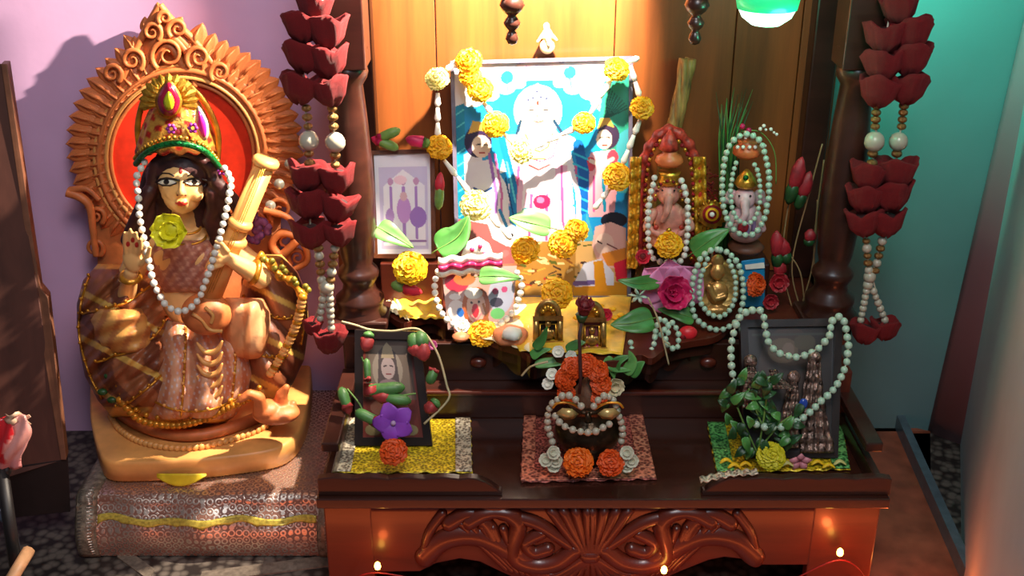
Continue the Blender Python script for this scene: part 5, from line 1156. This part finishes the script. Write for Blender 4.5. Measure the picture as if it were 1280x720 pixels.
def col(xa, ya, xb, yb, r, kinds):
    n = max(1, round(abs(yb-ya)/(r*1.45))); return [(xa+(xb-xa)*i/n, ya+(yb-ya)*i/n, r*random.uniform(.85,1.05), kinds[i % len(kinds)]) for i in range(n+1)]
bl = col(383,135,385,158,7,(1,)) + [(386,176,13,0)] + col(386,192,387,204,7,(1,)) + col(415,135,417,158,7,(1,)) + [(419,178,13,0)] + col(419,194,419,206,7,(1,))
bl += col(397,300,402,350,6.5,(1,1,0)) + col(420,300,413,350,6.5,(1,0,1)) + [(408,358,10,0)] + col(404,366,400,398,5.2,(0,)) + col(412,366,414,410,5.2,(0,))
garland('red velvet petal and gold bead garland hanging before the left pillar', [(378,32,24),(408,38,25),(380,68,25),(410,75,25),(376,108,24),(412,112,23),(394,8,22),(384,218,23),(420,222,22),(386,252,24),(422,258,22),(388,290,23),(424,290,20),(412,424,20),(390,408,12)], bl, (408,440), 1.335, [[(392,-20),(378,60),(384,180),(388,290),(402,352),(414,424)], [(400,-20),(412,70),(418,180),(422,290),(410,352),(390,408)]], None)
br = col(1096,132,1094,158,7,(1,)) + [(1093,177,13,0)] + col(1091,192,1090,204,7,(1,)) + col(1130,132,1127,158,7,(1,)) + [(1123,177,12,0)] + col(1121,192,1120,204,7,(1,))
br += col(1082,292,1086,338,6,(1,1,0)) + col(1105,292,1094,338,6,(1,0,1)) + [(1087,346,8,0),(1085,356,6.5,0)] + col(1083,364,1076,400,5,(0,)) + col(1092,364,1106,400,5,(0,))
garland('red velvet petal and gold bead garland hanging before the right pillar', [(1106,45,24),(1138,40,26),(1104,78,25),(1138,72,25),(1100,112,24),(1134,108,24),(1124,10,22),(1086,218,22),(1120,214,24),(1082,246,22),(1114,242,24),(1080,276,22),(1108,276,22),(1082,414,18),(1106,410,17)], br, (1095,430), 1.385, [[(1120,-20),(1106,50),(1094,178),(1082,276),(1086,346),(1078,405)], [(1124,-20),(1138,50),(1124,178),(1108,276),(1090,346),(1106,402)]], None)
# ================================================================== DECK ITEMS
def sequin(name, c1, c2, sc=260):
    return mat(name, c1, .35, metal=.25, var=.2, kind='voronoi', scale=sc, col2=c2, bump=.9, bscale=260)
YSEQ = sequin('yellow_sequin', (250,220,50), (150,120,20)); SSEQ = sequin('silver_sequin', (216,206,180), (110,96,80)); RSEQ = sequin('rose_sequin', (206,110,96), (96,40,34)); GSEQ = sequin('green_sequin', (120,196,110), (36,84,40))
def mat_cloth(label, quad, cm, bm, z=ZD+.0015):
    P = [atz(x, y, z) for x, y in quad]; t = thing('sequin_mat', label, 'mat', P[3])
    pt = lambda u, v: (P[0]*(1-u)+P[1]*u)*(1-v)+(P[3]*(1-u)+P[2]*u)*v
    MB().grid(40, 24, lambda u, v: pt(u, v)+Vector((.0015*math.sin(v*40)*(u < .02 or u > .98), .0015*math.sin(u*60)*(v > .97), .0012+.0012*math.sin(u*31+v*9)*math.sin(v*23)))).build('fabric', cm, t, solid=.0012)
    for (a, b, c_, d) in bm[1]:
        MB().grid(16 if c_-a < .5 else 50, 24, lambda u, v: pt(a+(c_-a)*u, b+(d-b)*v)+Vector((0, 0, .0035+.001*math.sin(u*14)*math.sin(v*60)))).build('border', bm[0], t, solid=.001)
    return t, pt
m1, pt = mat_cloth('yellow sequin mat with silver borders under the left framed picture', [(432,525),(588,525),(590,592),(418,592)], YSEQ, (SSEQ, [(0,0,.12,1),(.88,0,1,1)]))
m1, pt = mat_cloth('rose pink glitter mat under the brass pot with a face', [(655,522),(803,520),(820,600),(651,604)], RSEQ, (sequin('pink_zari', (226,140,110), (120,60,50), 200), [(0,0,.1,1),(.88,0,1,1),(0,.86,1,1)]))
m1, pt = mat_cloth('yellow and green glitter mat at the right end of the deck', [(884,530),(1052,534),(1062,588),(896,592)], YSEQ, (GSEQ, [(0,0,.13,1),(.87,0,1,1)]))
t = thing('silver_ribbon', 'strip of silver tinsel ribbon lying over the right tray rail', 'ribbon', at(905,600,1.17)); MB().grid(40, 6, lambda u, v: atz(876+72*u, 604-10*u-3*math.sin(u*3), ZD+.029)+Vector((0,.012*v,.0015*math.sin(u*40)+.001*math.sin(v*9)))).build('ribbon', SSEQ, t, solid=.001)
# ---- left leaning picture
BLK = mat('black_frame', (34,26,26), .3, coat=.4)
t = thing('dark_framed_picture', 'dark framed grey portrait leaning at the left end of the deck', 'picture', atz(490,555,ZD))
Yb_, Yt_ = atz(490,556,ZD+.004).y, 1.335
q4 = [at(444,412,Yt_), at(524,414,Yt_), at(541,556,Yb_), at(444,556,Yb_)]
framed(t, *q4, .011, BLK)
c = Canvas(450, 420, 534, 550, .8, (84,66,58)); c.rect(462,432,520,500,(106,92,82)); c.rect(450,500,534,550,(96,44,38)); c.line([(455,430),(455,545)],6,(110,50,44)); c.line([(528,430),(530,545)],6,(110,50,44))
c.ell(489,462,22,26,(136,124,112)); c.poly([(474,486),(477,440),(489,428),(502,440),(506,486)], (76,66,66)); c.ell(490,460,10,14,(156,138,136)); c.poly([(480,448),(484,434),(490,428),(497,434),(500,448)], (150,134,110)); c.line([(484,458),(488,457)],1.6,(40,30,36)); c.line([(493,457),(497,458)],1.6,(40,30,36)); c.line([(487,468),(494,468)],1.6,(110,50,56)); c.ell(490,482,15,8,(120,100,104)); c.ell(489,510,26,12,(120,80,70)); c.ell(466,538,10,7,(120,110,80)); c.ell(514,538,10,7,(120,110,80))
n = (q4[1]-q4[0]).cross(q4[3]-q4[0]).normalized(); n = -n if n.y > 0 else n
c.build('print', *(p+n*.002 for p in (at(451,419,Yt_), at(518,421,Yt_), at(534,549,Yb_), at(451,549,Yb_))), PRINT, t)
t = thing('rosebud_garland', 'string of long red rosebuds with green stems draped round the dark picture', 'garland', at(490,540,1.27))
Yg = lambda y: 1.318-(y-412)/140*.075
RB = mat('faded_rose', (176,60,60), .5, var=.2)
for a, b, r, sp_ in (((462,414),(456,440),.0085,.25), ((524,414),(531,452),.0105,.42), ((516,416),(520,446),.009,.5), ((506,484),(460,488),.0085,.95), ((514,502),(464,494),.0078,.55), ((426,484),(437,518),.0075,.6), ((444,514),(474,528),.0075,.85), ((536,480),(544,460),.007,.8), ((548,500),(532,516),.0085,.3), ((458,448),(460,478),.005,.8)):
    bud(t, at(*a, Yg(a[1])-.008), at(*b, Yg(b[1])-.008), r, RB, sp_, mat('bud_green', (84,134,70), .45, var=.2))
MB().tube(spline([at(x, y, Yg(y)-.006) for x, y in ((427,402),(446,407),(462,412),(490,414),(524,412),(546,440),(558,480),(560,500),(530,530))], 60), .0016, 6).build('stem', STEM, t)
for P in ([(434,486),(450,506),(462,530),(500,548)], [(452,446),(462,470),(466,496),(520,492)]): MB().tube(spline([at(x, y, Yg(y)-.006) for x, y in P], 30), .0012, 5).build('stem', STEMG, t)
rose_flower(t, at(541,432,Yg(432)), .007, (0,-.8,.5), PINK, 1)
t = thing('purple_flower', 'five petalled purple flower at the foot of the dark picture', 'flower', at(492,540,1.24))
pc = at(492, 527, 1.238)
for k in range(5):
    a = math.pi/2+k*2*math.pi/5+.35
    def fn(u, v): w_ = .0125*math.sin(math.pi*(.12+.8*v))*(2*u-1); l_ = .027*v; return pc+Vector((math.cos(a)*l_-math.sin(a)*w_, -.004*math.sin(v*3)-.25*(math.sin(a)*l_+math.cos(a)*w_)*-1, (math.sin(a)*l_+math.cos(a)*w_)*.95))
    MB().grid(9, 9, fn).build('petal', PURPLE, t, solid=.0007)
MB().ball(pc+Vector((0,-.004,0)), .0035, 10, 7).build('heart', mat('pale_violet', (206,170,210)), t)
marigold(492, 566, 1.205, 20, MG_D, n=(0,-.6,.8), label='orange marigold on the yellow mat before the dark picture', sq=.8)
# ---- centre brass face pot
t = thing('brass_face_pot', 'round dark brass pot with pointed golden eyes on the rose mat', 'pot', atz(733,575,ZD+.004))
pc = atz(733, 572, ZD+.005); px_ = mpp(733, 530, 1.25)
DB = mat('dark_bronze', (72,56,40), .3, metal=.8, var=.2, bump=.2)
pr = [(.018,0),(.024,.002),(.020,.008),(.034,.022),(.043,.038),(.041,.054),(.030,.068),(.022,.074),(.027,.080),(.026,.084),(.018,.086)]
pc = Vector((pc.x, 1.245, ZD+.005)); MB().lathe(pr, pc, n=36).build('pot_body', DB, t)
fy = 1.245-.0425
for sg in (-1, 1): # pointed eyes
    P = [at(735+sg*x, y, fy-.001+.003*(x > 24)) for x, y in ((12,517),(20,511),(32,510),(40,516),(30,524),(18,523))]
    cc_ = sum(P, Vector())/6+Vector((0,-.005,0)); MB().add([cc_]+P, [(0, 1+i, 1+(i+1) % 6) for i in range(6)]).build('golden_eye', mat('pale_gold', (206,176,110), .3, metal=.4), t, solid=.0015)
    MB().tube(spline([at(735+sg*x, y, fy-.002) for x, y in ((8,512),(22,504),(38,504),(44,510))], 14), .0016, 6).build('brow', GOLDP, t)
MB().tube([at(735,514,fy-.003), at(735,528,fy-.007)], [.003,.005], 8).build('nose', DB, t)
MB().tube(spline([at(x, y, fy-.002) for x, y in ((722,538),(735,542),(748,538))], 12), .0022, 6).build('mouth', GOLDP, t)
MB().lathe([(.020,0),(.022,.008),(.017,.022),(.008,.034),(.002,.040)], pc+Vector((0,0,.082)), n=18).build('coconut_top', mat('coconut_husk', (92,60,36), .7, var=.3, bump=.6), t)
pearl_strand('greyish pearl garland draped round the brass face pot', [(690,552,1.215),(684,528,1.215),(690,506,1.21),(706,494,1.20),(718,498,1.193),(728,510,1.188)], 5.0, PRL, name='pearl_garland')
pearl_strand('greyish pearl string down the right side of the brass face pot', [(742,508,1.188),(752,496,1.193),(764,498,1.203),(773,516,1.21),(778,540,1.215),(776,556,1.215)], 5.0, PRL, name='pearl_garland')
pearl_strand('greyish pearl string crossing the chin of the brass face pot', [(694,520,1.208),(704,532,1.196),(720,538,1.188),(736,541,1.185),(752,536,1.188),(766,526,1.2)], 5.0, PRL, name='pearl_garland')
t = thing('marigold_arch', 'arched row of orange marigolds crowning the brass face pot', 'garland', at(728,498,1.235))
for x, y, r in ((709,492,14),(708,474,16),(716,460,16),(732,456,16),(746,464,16),(750,480,16),(748,496,13)): marigold(x, y, 1.232, r, MG_D, n=((x-730)/40,-.9,.5), parent=t)
t = thing('rosebud_stick', 'dark red rosebud on a straight dark stick behind the brass face pot', 'flower', at(724,492,1.222))
MB().tube([at(724,492,1.214), at(726,470,1.214), at(724,420,1.225), at(727,404,1.23)], [.002,.0022,.002,.002], 8).build('stick', mat('dark_stick', (60,26,24), .6), t)
rose_flower(t, at(730,386,1.232), .013, (.1,-.4,.9), mat('dark_rose', (120,16,26), .6, var=.25), 3, cup=1.1); MB().ball(at(730,386,1.232), (.008,.008,.011), 10, 8).build('heart', mat('dark_rose', (120,16,26)), t); MB().lathe([(.003,0),(.006,.006),(.008,.012)], at(727,404,1.232), n=10).build('calyx', GREEND, t)
marigold(723, 578, 1.196, 21, MG_O, n=(-.1,-.75,.65), label='bright orange marigold before the brass pot, the left one of the pair', group='pair of orange marigolds before the pot')
marigold(763, 579, 1.196, 19, MG_D, n=(.1,-.75,.65), label='deeper orange marigold before the brass pot, the right one of the pair', group='pair of orange marigolds before the pot')
for x, lab in ((690, 'white flower cluster left of the orange marigold pair'), (784, 'white flower cluster right of the orange marigold pair')):
    t = thing('white_flower', lab, 'flower', at(x,588,1.20))
    for dx, dy in ((0,-6),(-7,3),(6,4),(1,10)): rose_flower(t, at(x+dx, 572+dy, 1.20), .010, (random.uniform(-.3,.3),-.8,.5), mat('dull_white_petal', (206,204,180), .5, var=.1), 2)
# ---- right black picture, ribbons, basil
t = thing('black_framed_picture', 'black framed picture leaning behind the bead loop at the right end of the deck', 'picture', atz(990,560,ZD))
Yb_ = atz(990,572,ZD+.004).y; Yt_ = 1.335; q4 = [at(924,400,Yt_), at(1052,398,Yt_), at(1046,572,Yb_), at(930,572,Yb_)]
framed(t, *q4, .010, BLK)
c = Canvas(930, 408, 1046, 565, 1.0, (40,34,34)); c.ell(985,470,40,60,(60,46,42)); c.ell(978,440,20,16,(90,74,60)); c.ell(1006,430,14,10,(70,62,50)); c.line([(940,420),(1036,420)],4,(56,60,56)); c.ell(985,440,8,10,(110,90,80))
n = (q4[1]-q4[0]).cross(q4[3]-q4[0]).normalized(); n = -n if n.y > 0 else n
c.build('print', *(p+n*.002 for p in (at(931,407,Yt_), at(1045,405,Yt_), at(1040,565,Yb_), at(936,565,Yb_))), PRINT, t)
t = thing('silver_foil_figure', 'pair of crinkled silver foil cloaked shapes before the black picture', 'foil', at(1010,572,1.24))
FO = mat('aged_silver_foil', (150,124,112), .3, metal=.65, var=.45, scale=140, bump=1, bscale=300)
for P, w0 in (([(1018,452),(1016,490),(1018,530),(1022,566)], 17), ([(992,476),(990,500),(986,530),(984,560)], 12), ([(938,458),(940,480),(944,510)], 13), ([(966,462),(972,476),(980,486)], 10)):
    def fn(u, v):
        k = v*(len(P)-1); i = min(int(k), len(P)-2); f = k-i; x = P[i][0]*(1-f)+P[i+1][0]*f; y = P[i][1]*(1-f)+P[i+1][1]*f; ww = w0*(.45+.85*v)*(1+.05*math.sin(v*31)); return at(x+ww*(u*2-1), y, 1.285-.04*v-.012*math.cos((u*2-1)*1.5)-.0022*math.sin(v*9+u*26)-.0012*math.sin(v*47))
    MB().grid(18, 60, fn).build('foil_cloak', FO, t, solid=.001)
for x, y in ((1018,448),(992,472),(938,452)): MB().ball(at(x, y, 1.28), (.009,.008,.010), 12, 8).build('foil_head', FO, t)
MB().ball(at(1004,505,1.245), (.006,.004,.008), 10, 7).build('blue_gem', mat('blue_gem', (40,70,160), .2), t)
t = thing('basil_sprig', 'leafy green basil sprig before the black picture on the right', 'sprig', at(950,575,1.215))
for P in ([(945,575),(952,540),(958,500),(962,474)], [(946,565),(930,530),(922,510)], [(950,560),(975,530),(990,520)], [(952,530),(940,500),(936,486)]): MB().tube(spline([at(x, y, 1.225) for x, y in P], 16), .0013, 6).build('stalk', STEMG, t)
random.seed(21)
for i in range(72):
    x, y = 908+random.random()*96, 470+random.random()*98
    if abs(x-956)*.9+abs(y-520)*.8 > 66: continue
    a = random.uniform(0, 6.28); L = random.uniform(12, 22); Y0 = 1.235-random.random()*.022
    mb, Q = leaf_mb([at(x, y, Y0), at(x+L*.5*math.cos(a), y+L*.5*math.sin(a), Y0-.003), at(x+L*math.cos(a), y+L*math.sin(a), Y0)], .0062); mb.build('leaf', GREEND if i % 3 else GREEN, t, solid=.0005)
NL = [(918,478,1.262),(914,450,1.275),(916,420,1.29),(924,398,1.30),(938,388,1.31),(952,390,1.31),(956,410,1.30),(962,430,1.29),(978,443,1.28),(1000,446,1.28),(1022,436,1.285),(1036,420,1.29),(1040,402,1.305),(1052,396,1.31),(1058,416,1.30),(1060,440,1.285),(1054,466,1.27),(1042,486,1.255),(1024,504,1.245),(1004,522,1.232),(984,532,1.225),(960,534,1.222),(944,530,1.225)]
pearl_strand('long pale bead necklace looped over the black picture on the right', NL, 5.2, PEARLG, name='bead_necklace')
marigold(963, 571, 1.212, 20, mat('lemon_marigold', (206,196,26), .6, var=.15), n=(0,-.75,.65), label='yellow marigold on the glitter mat under the basil sprig', sq=.8)
t = thing('pink_star_flower', 'pale pink star flower right of the yellow marigold on the mat', 'flower', at(1000,584,1.19))
for k in range(5):
    a = math.pi/2+k*2*math.pi/5; c0 = atz(1000,577,ZD+.014); d = Vector((math.cos(a)*.016, -.4*math.sin(a)*.0-.002, math.sin(a)*.014)); s2 = Vector((-math.sin(a), 0, math.cos(a)))*.006
    MB().add([c0, c0+d*.5+s2, c0+d, c0+d*.5-s2, c0+d*.5+Vector((0,-.003,0))], [(0,1,4),(1,2,4),(2,3,4),(3,0,4)]).build('petal', mat('dusty_pink', (206,130,140), .5), t, solid=.0008)
for k, (x, y) in enumerate(((984,580),(1022,578),(1036,582),(1050,578),(932,580),(918,582),(908,576))):
    y += 0
    t = thing('yellow_petal', ['peach petal between the yellow marigold and pink star flower','yellow petal curl just right of the pink star flower','second yellow petal right of the pink star flower','pale petal at the right end of the glitter mat','orange yellow petal left of the lemon marigold','golden petal near the green border of the right mat','small gold petal on the green border of the right mat'][k], 'petal', atz(x, y+5, ZD+.004))
    MB().tube(spline([atz(x-8, y+3, ZD+.009), atz(x, y-2, ZD+.013), atz(x+8, y+3, ZD+.009)], 10), [.0035*math.sin(math.pi*(i+1.5)/13) for i in range(11)], 8, .5).build('petal', MG_Y if k not in (0, 3) else mat('pale_petal', (206,200,120)), t)
